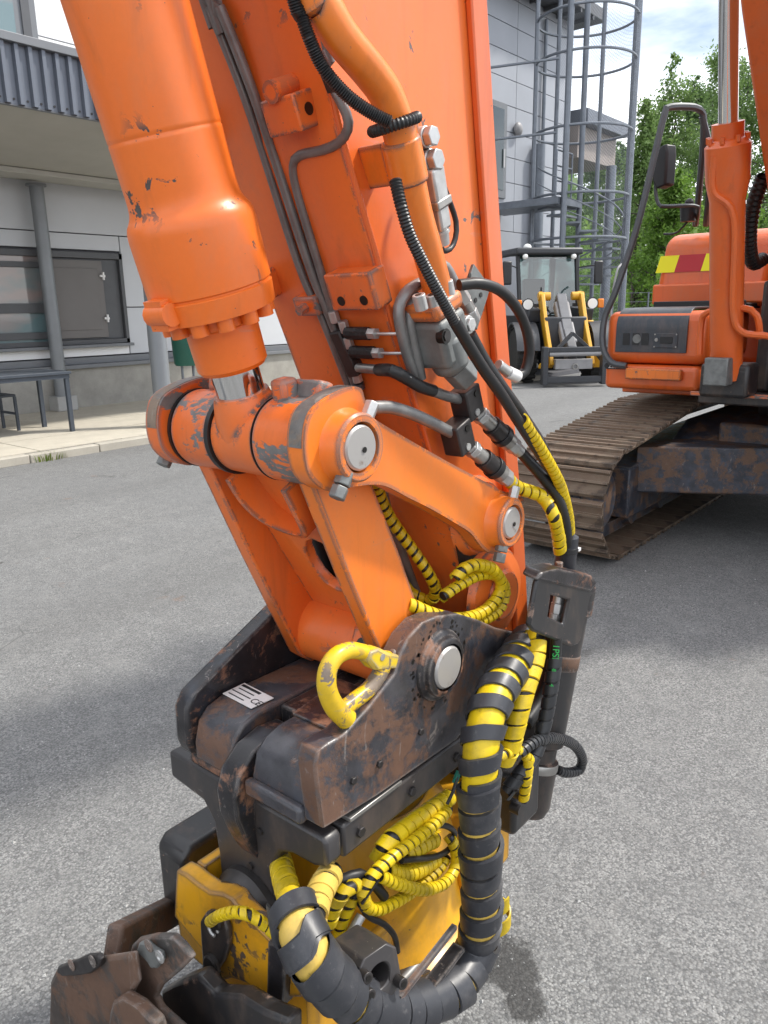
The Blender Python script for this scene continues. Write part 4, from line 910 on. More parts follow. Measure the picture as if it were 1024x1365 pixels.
# boom
BW = .25
lowpts = [(4.45,1.30),(3.42,1.98),(2.72,2.66),(2.25,3.2),(1.9,3.42),(1.2,3.40),(.2,3.05),(-.62,2.75)]
uppts = [(-.70,3.02),(.2,3.42),(1.1,3.88),(1.9,4.05),(2.6,3.85),(3.1,3.3),(3.75,2.6),(4.72,1.55)]
m = MB(); m.prism([(-BW,y,z) for y, z in lowpts+uppts], (2*BW,0,0)); boom = part(m, 'boom', 'orange_body', bevel=.015)
m = MB(); m.cyl((-.34,4.55,1.43), (.34,4.55,1.43), .16, n=24); part(m, 'boom_foot', 'orange_body', boom)
for sx in (-1, 1):
    xc = sx*.43
    a = V(xc, U(968,480,X=-.43).y, U(968,480,X=-.43).z); b = V(xc, U(972,0,X=-.43).y, U(972,0,X=-.43).z); d = (b-a).normalized()
    gs = V(xc, U(974,162,X=-.43).y, U(974,162,X=-.43).z); Lg = (gs-a).dot(d)
    m = MB(); m.lathe(a-d*.1, d, [(0,.085),(Lg-.26,.085),(Lg-.16,.105),(Lg-.0,.108),(Lg+.02,.09),(Lg+.03,.075),(Lg+.1,.075)], 28); bc = part(m, 'boom_cylinder', 'orange_body')
    m = MB(); m.cyl(a+d*(Lg-.05), a+d*(Lg+.95), .045, n=24); part(m, 'rod', 'chrome', bc)
    e = a+d*(Lg+.95); m = MB(); m.cyl(e-V(.07,0,0), e+V(.07,0,0), .085, n=20); part(m, 'rod_eye', 'orange_body', bc)
    m = MB(); m.cyl(V(-.02,e.y,e.z) if sx < 0 else V(.02,e.y,e.z), e+V(sx*.1,0,0), .045, n=16); part(m, 'rod_pin', 'steel', bc)
    for k in range(8):
        a_ = 2*math.pi*k/8; u = d.orthogonal().normalized(); w = d.cross(u); p = a+d*(Lg-.085)+(u*math.cos(a_)+w*math.sin(a_))*.092
        m = MB(); m.cyl(p, p+d*.03, .012, n=6); part(m, 'bolt', 'orange_body', bc)
    m = MB(); o_ = V(-.03,-.085,0) if sx < 0 else V(.03,-.085,0)
    m.tube([a+d*(Lg-.16)+o_*1.1, a+d*(Lg-.32)+o_*1.15, a+d*(Lg-.45)+V(.06,-.09,0), a+d*(Lg-.9)+V(.06,-.09,0), a+d*.1+V(.1,-.09,.06), a+V(.24,-.05,.12), a+V(.27,-.03,-.03)], .018, 8, .03); part(m, 'oil_pipe', 'orange_body', bc)
    m = MB(); m.tube([a+V(-.14,-.02,.03), a+V(-.14,-.03,.2), a+V(-.10,-.06,.26), a+V(.08,-.09,.28), a+V(.15,-.06,.24), a+V(.17,-.02,.12)], .018, 8, .03); part(m, 'oil_pipe', 'orange_body', bc)
    m = MB(); m.bx(a.x-.07,a.x+.055,a.y-.15,a.y-.03,a.z-.13,a.z+.02); part(m, 'valve_block', 'cast_grey', bc, bevel=.008)
    m = MB(); m.bx(a.x-.13,a.x+.13,a.y-.02,a.y+.2,.99,a.z-.02); part(m, 'cylinder_bracket', 'black_frame', bevel=.02)
for k in range(5):
    x0 = -.30+k*.10; m = MB(); m.tube([V(x0,4.35,1.95), V(x0,4.0,1.7-.04*k), V(x0+.05,3.85,1.35), V(x0,4.1,1.12)], .028, 8, .04); part(m, 'boom_hose', 'rubber')
m = MB(); m.ribs([U(1018,235,X=-.3), U(1004,275,X=-.36), U(999,320,X=-.4), U(1004,350,X=-.42), U(1018,345,X=-.4)], .04, .03, 12); part(m, 'swivel_hose', 'conduit')
for x0 in (-.36, .28): m = MB(); m.bx(x0,x0+.08,3.9,4.75,1.0,1.62); part(m, 'boom_bracket', 'black_frame', bevel=.02)

# ================================================================== stick
SX = 0.15; CX = 0.0275                # right face of the stick, centre plane of the arm
def mx(sx, x): return x if sx > 0 else 2*CX-x
def yz(pts, X): return [(lambda p: (p.y, p.z))(U(x, y, X=X)) for x, y in pts]
fe_ = yz([(417,0),(452,172),(501,344),(515,407),(571,600),(599,689),(614,746),(632,800)], SX)
be_ = yz([(640,0),(652,200),(665,400),(678,560),(690,700),(697,835)], SX)
tipb = [(0.37,0.80),(0.30,0.75),(0.20,0.76)]
d0 = (Vector(fe_[0])-Vector(fe_[1])).normalized(); d1 = (Vector(be_[0])-Vector(be_[2])).normalized()
ftop = Vector(fe_[0])+d0*0.9; btop = Vector(be_[0])+d1*1.15
top = [tuple(btop), (btop.x-.12, btop.y+.75), (-.42, 3.02), (-.75, 2.9), (-.80, 2.72), tuple(ftop)]
side = fe_[::-1] + top[::-1] + be_ + tipb
# box section between two side plates
inset = 0.006
m = MB(); m.prism([(2*CX-SX+.002,y,z) for y, z in side], (2*(SX-CX)-.004,0,0)); stick = part(m, 'stick', 'orange_paint', bevel=.004)
# proud flange along the back edge of the side plates
for sx in (-1, 1):
    bo = [btop.copy()]+[Vector(p) for p in be_]; bi = []
    for i, p in enumerate(bo):
        a = bo[max(0,i-1)]; b = bo[min(len(bo)-1,i+1)]; t_ = (b-a).normalized(); bi.append(p+Vector((t_.y*1, -t_.x))*.040)
    if (bi[0]-bo[0]).x > 0: bi = [p*2-q for p, q in zip(bo, bi)]
    xo = mx(sx, SX-.0019)
    m = MB(); m.prism([(xo,p.x+.004,p.y) for p in bo]+[(xo,q.x,q.y) for q in bi[::-1]], (sx*.013,0,0)); part(m, 'back_flange', 'orange_body', stick, bevel=.003)
# front plate plane of the stick
fA = V(SX, fe_[0][0], fe_[0][1]); fB = V(SX, fe_[4][0], fe_[4][1])
fdir = (fA-fB).normalized(); fn = fdir.cross(V(1,0,0)).normalized()
if fn.y > 0: fn = -fn
def Fp(x, y, off=0.0): return Upl(x, y, fB, fn, off)
m = MB(); m.ribs([V(SX-.001,y+.004,z) for y, z in fe_[:6]], .005, .005, 8); part(m, 'weld_bead', 'orange_body', stick)
# tip boss of the stick by the coupler
gq = U(683, 697, X=.228)
tb = U(672, 770, X=SX+.02)
m = MB(); m.lathe((SX-.002,tb.y,tb.z-.035), (1,0,0), [(0,.095),(.012,.085),(.02,.05),(.028,.045)], 28); part(m, 'tip_boss', 'orange_paint', stick)
m = MB(); m.lathe((SX-.002,gq.y,gq.z), (1,0,0), [(0,.075),(.02,.065)], 24); part(m, 'pin_boss', 'orange_paint', stick)
m = MB(); m.bx(-.09,.145,.25,.36,.70,.80); part(m, 'tip_eye', 'orange_worn', stick, bevel=.02)
# grease and the shade of the recess, painted black where the plate ends
for pts in ([(600,690),(608,686),(628,712),(640,735),(630,745),(612,752)],):
    lp_ = [U(x,y,X=SX+.0005) for x, y in pts]; m = MB(); m.prism(lp_, (.001,0,0)); part(m, 'grease_shade_patch', 'grease', stick)

# ------------------------------------------------------------------ bucket cylinder
JP = U(482, 597, X=.228); JY, JZ = JP.y, JP.z
c_top = U(168, 0, X=CX); c_low = U(297, 440, X=CX)
J0 = V(CX, JY, JZ); cd = (c_top-c_low).normalized(); K0 = c_low+cd*((J0-c_low).dot(cd))
def sAx(x, y): return (U(x, y, X=CX)-J0).dot(cd)
s_nb, s_nt, s_fb, s_gr, s_sh, s_nk, s_w1, s_w2 = sAx(319,486), sAx(297,432), sAx(290,405), sAx(279,385), sAx(255,292), sAx(250,268), sAx(226,178), sAx(232,208)
m = MB()
m.lathe(K0, cd, [(s_nb,.045),(s_nb+.006,.0495),(s_nt,.050),(s_nt+.004,.058),(s_fb-.012,.060),(s_fb-.008,.081),(s_gr-.003,.083),(s_gr-.001,.0805),(s_gr+.001,.0805),(s_gr+.003,.083),(s_sh-.010,.083),(s_sh-.002,.0822),(s_sh+.005,.0800),(s_sh+.010,.0765),(s_sh+.015,.0735),(s_sh+.021,.0716),(s_sh+.030,.0706),(s_sh+.040,.0705),(s_w1-.006,.0705),(s_w1-.002,.0705),(s_w1-.001,.0699),(s_w1+.001,.0699),(s_w1+.002,.0705),(s_w1+.006,.0705),(1.75,.0705)], 64)
bcyl = part(m, 'bucket_cylinder', 'orange_barrel')
m = MB(); m.cyl(K0+cd*.04, K0+cd*(s_nb+.05), .0345, n=48); part(m, 'rod', 'chrome', bcyl)
m = MB(); s_ct = sAx(331,518); m.lathe(K0, cd, [(.01,.0475),(s_ct-.03,.047),(s_ct-.01,.0425),(s_ct,.0395)], 40); m.cyl((CX-.038,JY,JZ), (CX+.050,JY,JZ), .0585, n=56); part(m, 'rod_eye', 'orange_paint', bcyl)
u_ = cd.orthogonal().normalized(); w_ = cd.cross(u_)
for k in range(12):
    a = 2*math.pi*k/12+.2; p = K0+cd*(s_fb-.024)+(u_*math.cos(a)+w_*math.sin(a))*.0665
    m = MB(); m.cyl(p, p+cd*.018, .0115, n=14); part(m, 'bolt', 'orange_barrel', bcyl)
p = U(208, 398, X=-.05); m = MB(); q = K0+cd*(s_fb+.012); e = (U(205,400,X=CX)-q); e = (e-cd*e.dot(cd)).normalized()
m.obx(q+e*.084, e, cd.cross(e), cd, .022, .036, .038); m.cyl(q+e*.086-cd.cross(e)*.02, q+e*.086+cd.cross(e)*.022, .015, n=14); part(m, 'port_boss', 'orange_barrel', bcyl)
m = MB(); m.cyl((-.04,(K0+cd*1.75).y,(K0+cd*1.75).z), (.10,(K0+cd*1.75).y,(K0+cd*1.75).z), .08, n=24); part(m, 'base_eye', 'orange_barrel', bcyl)
# lug on the stick seen between cylinder and plate
for (x, y) in ((283,165),(370,372)):
    p = Fp(x, y, .0); m = MB(); m.obx(p+fn*.025, V(1,0,0), fdir, fn, .02, .045, .055); lg = part(m, 'pipe_lug', 'orange_paint', stick, bevel=.004)
    m = MB(); m.cyl(p+fn*.03+V(.0102,0,0), p+fn*.03+V(.0112,0,0), .006, n=12); part(m, 'bolt_hole', 'grease', lg)

# ------------------------------------------------------------------ bucket link (H link)
LP_ = V(CX, 0, .9276)                     # lower pin
hd = (LP_-J0).normalized(); hn = V(1,0,0).cross(hd).normalized()
if hn.y < 0: hn = -hn                   # points to the stick
HL = (LP_-J0).length
def hp(x, s, t): return J0 + V(x,0,0) + hd*s + hn*t
HX = .155
plate = yz([(418,649),(441,696),(467,775),(508,858)], HX); plate_r = yz([(557,808),(530,730),(497,646)], HX)
low = [(.055,.905),(.03,.868),(-.03,.865),(-.06,.89)]
upc = []
for i in range(9):
    a = R(-35+i*31); upc.append((JY+.06*math.sin(a), JZ+.06*math.cos(a)))
def hull(pts):
    pts = sorted(set((round(a,5), round(b,5)) for a, b in pts))
    def half(ps):
        o = []
        for p in ps:
            while len(o) > 1 and (o[-1][0]-o[-2][0])*(p[1]-o[-2][1])-(o[-1][1]-o[-2][1])*(p[0]-o[-2][0]) <= 0: o.pop()
            o.append(p)
        return o
    return half(pts)[:-1]+half(pts[::-1])[:-1]
pl_ = hull(plate+plate_r+low+[(JY-.03,JZ-.02),(JY+.06,JZ-.03)])
hl = None
for sx in (-1, 1):
    m = MB(); m.prism([(mx(sx,HX-.03),y,z) for y, z in pl_], (sx*.03,0,0)); o = part(m, 'bucket_link' if hl is None else 'side_plate', 'orange_link' if sx > 0 else 'orange_paint', ex if hl is None else hl, bevel=.003)
    hl = hl or o
for x0, x1 in ((-.106,-.022),(.079,.161)):
    m = MB(); m.lathe((x0,JY,JZ), (1,0,0), [(0,.058),(.003,.0605),(x1-x0-.003,.0605),(x1-x0,.058)], 56); part(m, 'upper_tube', 'orange_worn', hl)
for x0, x1, r in ((-.1115,-.1065,.0615),(-.0215,-.0125,.0630),(.0777,.0787,.0610),(.1615,.1665,.0615)):
    m = MB(); m.cyl((x0,JY,JZ), (x1,JY,JZ), r, n=56); part(m, 'seal_ring', 'rubber', hl)
m = MB(); m.lathe((-.106,0,.9276), (1,0,0), [(0,.058),(.004,.064),(.263,.064),(.267,.058)], 48); part(m, 'lower_tube', 'orange_paint', hl)
# web with oval hole
h0, h1 = .05, HL-.02; WT = -.012; HW = HX-CX-.03
def hpx(x, y, t): p = Upl(x, y, hp(0,0,t), hn); return (p.x-CX, (p-J0).dot(hd))
web = [hp(-HW,h0,WT), hp(HW,h0,WT), hp(HW,h1,WT+.02), hp(-HW,h1,WT+.02)]
hole = [hp(*hpx(x, y, WT+.01), WT+.01) for x, y in ((408,722),(416,719),(428,724),(441,733),(453,747),(462,763),(466,780),(463,788),(450,786),(436,778),(424,766),(414,750),(407,734))]
hole = [p if (p.x-CX) < HW-.006 else V(CX+HW-.006, p.y, p.z) for p in hole]
m = MB(); m.prism(web, hn*.02, holes=[hole]); part(m, 'web', 'orange_paint', hl, bevel=.002)
# U shaped rib from the tube down to the web
outr, inr = [], []
for i in range(25):
    a = math.pi*i/24; cxx = .012
    outr.append((cxx-.066*math.cos(a), .05+.125*math.sin(a)**.75)); inr.append((cxx-.056*math.cos(a), .05+.114*math.sin(a)**.75))
tf_ = lambda b: -.056+.034*max(0,(b-.06)/.128)**2.5
m = MB(); m.prism([hp(a,b,tf_(b)) for a, b in outr]+[hp(a,b,tf_(b)) for a, b in inr[::-1]], hn*.05); part(m, 'web_rib', 'orange_paint', hl, bevel=.003)
# drain boss with hole on the lower tube
p = U(441, 853, X=.09); c0 = V(.09,0,.9276); dr = (p-c0); dr.x = 0; dr.normalize(); sd = V(1,0,0); vt = dr.cross(sd)
m = MB(); m.obx(c0+dr*.060, sd, vt, dr, .052, .055, .03); db = part(m, 'drain_boss', 'orange_paint', hl, bevel=.006)
m = MB(); m.cyl(c0+dr*.0745, c0+dr*.0762, .0105, n=16); part(m, 'hole', 'grease', db)
# torn lugs on top of the upper tubes
for x0, w, a0, h in ((.125,.055,14,.030),(.098,.028,-8,.036),(-.06,.05,12,.022)):
    a = R(a0); dr2 = V(0, math.sin(a), math.cos(a)); p = V(x0,JY,JZ)+dr2*.069
    m = MB(); m.obx(p, V(1,0,0), dr2.cross(V(1,0,0)), dr2, w, .03, h); part(m, 'broken_lug', 'orange_worn', hl, bevel=.006)

# ------------------------------------------------------------------ guide links
GX = .200; GT = .032
gl = yz([(470,649),(497,646),(517,649),(546,664),(576,679),(605,696),(628,711),(645,732),(662,738)], GX)
gu = yz([(700,668),(690,660),(666,653),(645,641),(589,611),(505,562),(493,547),(486,530),(482,518),(468,516),(440,528),(416,547),(407,575),(407,610),(416,638),(440,655)], GX)
gq2 = (U(683,697,X=GX).y, U(683,697,X=GX).z)
gend = [(gq2[0]+.045*math.cos(R(a)), gq2[1]+.045*math.sin(R(a))) for a in (-70,-40,-10,20,50)]
gpoly = gl + gend + gu
gpoly = [(p.y, p.z) for p in resample(smooth_path([V(0,a,b) for a, b in gpoly+gpoly[:1]], .004), .006)[0][:-1]]
for sx in (1, -1):
    m = MB(); m.prism([(mx(sx,GX-GT),y,z) for y, z in gpoly], (sx*GT,0,0)); g_ = part(m, 'guide_link', 'orange_link' if sx > 0 else 'orange_worn', bevel=.005)
    # bare worn rim on the upper end
    rim = [p for p in gpoly if p[1] > JZ+.002 and p[0] < JY+.05]
    rim = sorted(rim, key=lambda p: math.atan2(p[1]-JZ, p[0]-JY)); rc_ = [((p[0]-JY)*1.012+JY, (p[1]-JZ)*1.012+JZ) for p in rim]
    xa, xb = mx(sx, GX-GT+.004), mx(sx, GX-.005); m = MB(); n_ = len(rc_)
    m.add([(xa,y,z) for y, z in rc_]+[(xb,y,z) for y, z in rc_]+[(xa,(y-JY)*.97+JY,(z-JZ)*.97+JZ) for y, z in rc_]+[(xb,(y-JY)*.97+JY,(z-JZ)*.97+JZ) for y, z in rc_], [(i,i+1,n_+i+1,n_+i) for i in range(n_-1)]+[(i,i+1,2*n_+i+1,2*n_+i) for i in range(n_-1)]+[(n_+i,n_+i+1,3*n_+i+1,3*n_+i) for i in range(n_-1)])
    part(m, 'worn_rim', 'worn_steel', g_)
    if sx > 0: tag(g_, 'sunlit orange side link with steel pin and bolt')
    for (py, pz), r, rp in (((JY,JZ),.046,.0305),((gq.y,gq.z),.044,.0282)):
        m = MB(); x0 = mx(sx, GX-.001); k = 1
        m.lathe((x0,py,pz), (sx,0,0), [(0,r*1.12),(.006,r*1.03),(.027*k,r),(.030*k,r-.003),(.030*k,rp+.004),(.020,rp+.002)], 48, caps=False); part(m, 'pin_collar', 'orange_link', g_)
        m = MB(); m.lathe((mx(sx,.10),py,pz), (sx,0,0), [(0,rp),(GX-.10+.026*k,rp),(GX-.10+.029*k,rp-.003)], 48); part(m, 'pin', 'pin_face', g_)
        m = MB(); m.cyl((x0+sx*.031*k,py+.004,pz-.003), (x0+sx*.0316*k,py+.004,pz-.003), .004, n=12); part(m, 'grease_nipple', 'grease', g_)
    for (x, y) in ((457,646),(669,735)):
        q = U(x, y, X=GX+.02); py, pz = q.y, q.z
        cpt = (JY,JZ) if x < 600 else (gq.y,gq.z)
        dv = V(0, py-cpt[0], pz-cpt[1]).normalized(); sz = .0125 if x < 600 else .0115
        c0 = V(mx(sx,GX+.018), py, pz)
        m = MB(); m.cyl(c0-dv*.018, c0+dv*.001, sz, n=6); m.cyl(c0+dv*.003, c0+dv*.020, sz*.96, n=6); part(m, 'bolt', 'cast_grey', g_, bevel=.0015)
        c1_ = V(mx(sx,GX+.018), 2*cpt[0]-py, 2*cpt[1]-pz); m = MB(); m.cyl(c1_-dv*.012, c1_+dv*.016, sz*.8, n=6); part(m, 'bolt', 'zinc', g_, bevel=.001)

# ------------------------------------------------------------------ pipework on the stick
def pipe(pts, r, mat, name, parent=stick, n=12, step=.012, **k): m = MB(); m.tube(pts, r, n, step, **k); return part(m, name, mat, parent)
FU0 = fdir*.9
pipe([Fp(258,-40,.012)+FU0, Fp(258,-40,.012), Fp(275,0,.012), Fp(330,140,.012), Fp(398,352,.012), Fp(430,425,.012), Fp(467,520,.012), Fp(490,585,.012)], .0065, 'pipe_grey', 'steel_pipe')
pipe([Fp(268,-40,.013)+FU0, Fp(268,-40,.013), Fp(289,0,.013), Fp(345,145,.013), Fp(412,352,.013), Fp(445,435,.013), Fp(480,530,.013), Fp(500,590,.013)], .0075, 'pipe_grey', 'steel_pipe')
pipe([U(415,-30,X=SX+.02)+FU0, U(415,-30,X=SX+.02), U(428,70,X=SX+.012), U(440,108,X=SX+.004), Fp(447,122,.012), Fp(462,152,.012), Fp(464,172,.012), Fp(452,190,.012), Fp(430,200,.012), Fp(400,207,.012), Fp(391,222,.012), Fp(398,262,.012), Fp(424,350,.012), Fp(447,425,.012)], .0066, 'pipe_grey', 'steel_pipe')
m = MB(); m.cyl(U(437,100,X=SX+.01), U(444,118,X=SX+.006), .010, n=6); part(m, 'pipe_nut', 'dark_steel', stick)
for (x, y) in ((415,405),): 
    p = Fp(x, y, .012); m = MB(); m.obx(p, V(1,0,0), fdir, fn, .05, .03, .028); cl = part(m, 'pipe_clip', 'orange_worn', stick, bevel=.003)
    m = MB(); m.cyl(p+fn*.012, p+fn*.03, .008, n=6); part(m, 'bolt', 'orange_worn', cl)
# grease spill above the bent pipe
rnd = random.Random(3); m = MB()
for i in range(60):
    x = 392+rnd.random()*38; y = 202-abs(rnd.gauss(0,7))-(6 if 400 < x < 412 else 0); p = Fp(x, y, .0035); r = rnd.uniform(.0010,.0034)
    m.add([p+V(1,0,0)*r*math.cos(k*1.05)+fdir*r*math.sin(k*1.05) for k in range(6)], [(0,1,2,3,4,5)])
gs_ = part(m, 'grease_spatter', 'grease', stick, smooth=False, recalc=False); gs_['kind'] = 'stuff'
# threaded lug blocks
for (x, y, sx_, sy_, sz_, hs) in ((404,145,.062,.045,.045,()), (487,378,.090,.055,.036,((-.022,-.012),(.022,-.012)))):
    p = Fp(x, y, .0); m = MB(); m.obx(p+fn*sz_/2, V(1,0,0), fdir, fn, sx_, sy_, sz_); blk = part(m, 'lug_block', 'orange_paint', stick, bevel=.003)
    for hx, hy in hs:
        q = p+fn*(sz_+.0005)+V(hx,0,0)+fdir*hy
        m = MB(); m.cyl(q-fn*.0008, q+fn*.0006, .0072, n=14); part(m, 'bolt_hole', 'grease', blk)
p = Fp(404,145,0)+fdir*.03; m = MB(); m.cyl(p, p+fn*.05, .014, n=14); part(m, 'lug_stub', 'orange_paint', stick)
p = Fp(404,145,0)+fn*.022; m = MB(); m.cyl(p+V(.0306,0,0), p+V(.0316,0,0), .008, n=14); part(m, 'bolt_hole', 'grease', stick)
# grease distributor with two springs and a hose
m = MB(); m.beam(Fp(452,438,.012), Fp(478,498,.012), .024, .03, up=fn); dist = part(m, 'distributor_block', 'dark_steel', stick, bevel=.003)
for (x0,y0,x1,y1) in ((463,444,511,445),(470,469,517,471)):
    a = Fp(x0,y0,.022); b = Fp(x1,y1,.026); e = a.lerp(b,.62)
    m = MB(); m.spiral([a,e], .0085, .0032, .25, .0012, 10, 0); m.cyl(a,e,.0075,n=10); part(m, 'spring_hose', 'dark_steel', dist)
    m = MB(); m.cyl(e, a.lerp(b,.82), .0085, n=6); part(m, 'hose_nut', 'zinc', dist)
    m = MB(); m.tube([a.lerp(b,.8), b, b+V(.02,0.01,0)], .0024, 8); part(m, 'grease_line', 'zinc', dist)
for (x,y) in ((446,423),(459,436),(465,457),(467,480),(476,503)): 
    p = Fp(x,y,.018); m = MB(); m.cyl(p-fdir*.008, p+fdir*.010, .0085, n=6); part(m, 'fitting', 'zinc', dist, bevel=.001)
p = Fp(478,514,.016); m = MB(); m.cyl(p-fdir*.006, p+fdir*.004, .010, n=12); part(m, 'blue_cap', 'grey_cover', dist)
a = [Fp(478,490,.024), Fp(486,491,.028), Fp(508,493,.03)]; m = MB(); m.tube(a, .0075, 12); part(m, 'hose_ferrule', 'steel', dist)
pts = [Fp(505,493,.03), U(522,494,X=SX+.025), U(540,503,X=SX+.03), U(560,515,X=SX+.033), U(578,521,X=SX+.035)]
pipe(pts, .0095, 'rubber', 'grease_hose', n=14)
pd = (pts[2]-pts[1]).normalized()
text('hose_print', 'EN 857 2SC', M['white_paper'], stick, pts[2]+V(.0075,-.0068,.003)-pd*.004, pd, pd.cross(V(.7,-.7,.1)), .006)
pipe([U(574,520,X=SX+.035), U(596,528,X=SX+.036), U(612,532,X=SX+.036)], .0085, 'pipe_grey', 'steel_pipe')
pipe([U(470,541,X=SX+.008), U(495,543,X=SX+.02), U(520,543,X=SX+.025), U(548,551,X=SX+.03), U(575,563,X=SX+.034), U(602,577,X=SX+.036)], .0095, 'pipe_grey', 'steel_pipe')
# two clamp blocks with quick couplers
def chain(pts, rads, mats, names, parent, hexs=()):
    for i in range(len(rads)):
        m = MB(); m.cyl(pts[i], pts[i+1], rads[i], n=6 if i in hexs else 24); part(m, names[i], mats[i], parent, bevel=.0012)
CHAIN_END = []
for k, (x, y, ex_, ey_) in enumerate(((622,536,735,690),(610,582,718,672))):
    c0 = U(x, y, X=SX+.036); dirv = (U(x+45, y+(42 if k == 0 else 38), X=SX+.05)-c0).normalized()
    nrm = V(1,0,0); al = nrm.cross(dirv)
    stick_d = V(0, fdir.y, fdir.z)
    m = MB(); m.obx(c0-V(.0,0,0), nrm, stick_d.cross(nrm), stick_d, .036, .042, .052); cbk = part(m, 'clamp_block', 'dark_steel', stick, bevel=.003)
    for (hx, hy) in ((.006,.014),(-.002,-.016)):
        q = c0+nrm*.0185+stick_d*hy+stick_d.cross(nrm)*hx; m = MB(); m.cyl(q-nrm*.001, q+nrm*.0015, .006, n=14); part(m, 'bolt_hole', 'grease' if hy > 0 else 'zinc', cbk)
    q = c0+dirv*.02
    L = [0,.018,.03,.055,.085,.098,.115,.135,.15]
    P_ = [q+dirv*l for l in L]
    CHAIN_END.append((P_[-1], dirv))
    chain(P_, [.0125,.0155,.0135,.0175,.020,.0165,.0155,.012], ['zinc','zinc','steel','dark_steel','plastic_black','steel','zinc','zinc'], ['hex_nut','hex_nut','coupling_body','coupling_sleeve','coupling_grip','coupling_body','hex_nut','hose_tail'], cbk, hexs=(0,1,6))
# big orange hydraulic pipe with flange and valve body
FU = fdir*.9
bpz = [U(402,-50,X=.205)+FU, U(402,-50,X=.205)+FU*.5, U(402,-50,X=.205), U(425,-5,X=.21), U(452,45,X=.215), U(487,88,X=.22), U(514,125,X=.22), U(531,172,X=.22), U(545,235,X=.215), U(556,285,X=.21), U(570,335,X=.205), U(583,385,X=.20), U(588,412,X=.198)]
bigp = pipe(bpz, .0215, 'orange_link', 'hydraulic_pipe', ex, n=28)
clp = U(540, 215, X=.215); pdv = (bpz[8]-bpz[7]).normalized()
m = MB(); m.cyl(clp-pdv*.028, clp+pdv*.028, .026, n=28); m.obx(clp+V(-.035,-.0,0), V(1,0,0), pdv.cross(V(1,0,0)).normalized(), pdv, .075, .012, .055); part(m, 'pipe_clamp', 'orange_link', bigp, bevel=.003)
yd_ = pdv.cross(V(1,0,0)).normalized(); yd_ = yd_ if yd_.y > 0 else -yd_
m = MB(); m.obx(clp+yd_*.03+V(-.005,0,0)-pdv*.0, V(1,0,0), yd_, pdv, .012, .03, .075); part(m, 'clamp_ear', 'orange_link', bigp, bevel=.003)
for (x, y, r) in ((567,183,.0135),(573,214,.0145)):
    p = U(x, y, X=.215); m = MB(); m.cyl(p-V(.012,0,0), p+V(.004,0,0), r*1.05, n=24); m.cyl(p+V(.004,0,0), p+V(.016,0,0), r, n=6); part(m, 'hex_bolt', 'zinc', bigp, bevel=.0015)
# electrical connector hanging on the clamp
a = U(572,218,X=.215); b = U(590,328,X=.205); ca = (b-a).normalized(); cs = ca.cross(V(1,0,0)).normalized()
m = MB(); m.obx(a.lerp(b,.30), V(1,0,0), cs, ca, .03, .030, .056); m.obx(a.lerp(b,.60), V(1,0,0), cs, ca, .027, .026, .045); conn = part(m, 'connector', 'zinc', bigp, bevel=.004)
m = MB(); m.obx(a.lerp(b,.47), V(1,0,0), cs, ca, .034, .036, .012); part(m, 'connector_latch', 'steel', conn, bevel=.002)
m = MB(); m.cyl(a.lerp(b,.74), a.lerp(b,.98), .013, .011, n=18); m.cyl(a.lerp(b,.80), a.lerp(b,.83), .0142, n=18); part(m, 'cable_gland', 'zinc', conn)
pipe([U(582,205,X=.19), U(587,235,X=.2), U(597,262,X=.2), U(608,295,X=.2), U(607,318,X=.2), U(600,332,X=.2), U(590,334,X=.203), U(588,326,X=.205)], .0042, 'rubber', 'cable', bigp)
# black conduit round the pipe
m = MB(); m.ribs([U(380,-40,X=.20)+FU, U(380,-40,X=.20)+FU*.5, U(380,-40,X=.20), U(398,8,X=.20), U(412,50,X=.205), U(432,92,X=.21), U(466,130,X=.225), U(500,153,X=.24), U(520,163,X=.25)], .0082, .0028, 14); part(m, 'conduit', 'conduit', ex)
cc = U(526, 166, X=.222); hx_ = V(1,0,0); ring = []
e1 = pdv.orthogonal().normalized(); e2 = pdv.cross(e1)
for i in range(33): a = 2*math.pi*i/32; ring.append(cc+(e1*math.cos(a)+e2*math.sin(a))*.029+pdv*(.006*math.sin(a)))
m = MB(); m.ribs(ring, .0075, .0045, 12); part(m, 'conduit_coil', 'conduit', ex)
longp = [U(527,240,X=.235), U(535,275,X=.245), U(546,312,X=.25), U(562,346,X=.255), U(582,385,X=.26), U(606,428,X=.262), U(640,485,X=.262), U(668,525,X=.26), U(690,560,X=.258), U(716,600,X=.255), U(742,640,X=.25), U(757,680,X=.245), U(760,720,X=.24)]
m = MB(); m.ribs(longp[:7], .0085, .0042, 14); part(m, 'conduit', 'conduit', ex)
m = MB(); m.tube(longp[5:], .0090, 12); part(m, 'control_hose', 'rubber', ex)
# flange and valve body at the end of the big pipe
vb = U(592, 440, X=.19); vz = V(0,fdir.y,fdir.z).normalized(); vy = vz.cross(V(1,0,0)).normalized(); vy = vy if vy.y > 0 else -vy
fl = U(578, 408, X=.195)
m = MB(); m.obx(fl, V(1,0,0), vy, vz, .062, .072, .026); flg = part(m, 'pipe_flange', 'orange_link', bigp, bevel=.008)
for (x,y) in ((560,402),(577,402),(597,383)):
    p = U(x,y,X=.215); m = MB(); m.cyl(p-vz*.012, p+vz*.010, .0095, n=20); sc__ = part(m, 'socket_screw', 'zinc', flg, bevel=.001)
    m = MB(); m.cyl(p+vz*.0101, p+vz*.0108, .005, n=6); part(m, 'socket', 'grease', sc__)
m = MB(); m.obx(fl-vz*.050, V(1,0,0), vy, vz, .062, .070, .075); m.cyl(fl-vz*.05-V(0,0,0), fl-vz*.105+V(.01,0,0), .036, .026, n=24); vlv = part(m, 'valve_body', 'cast_grey', bigp, bevel=.010, seg=3)
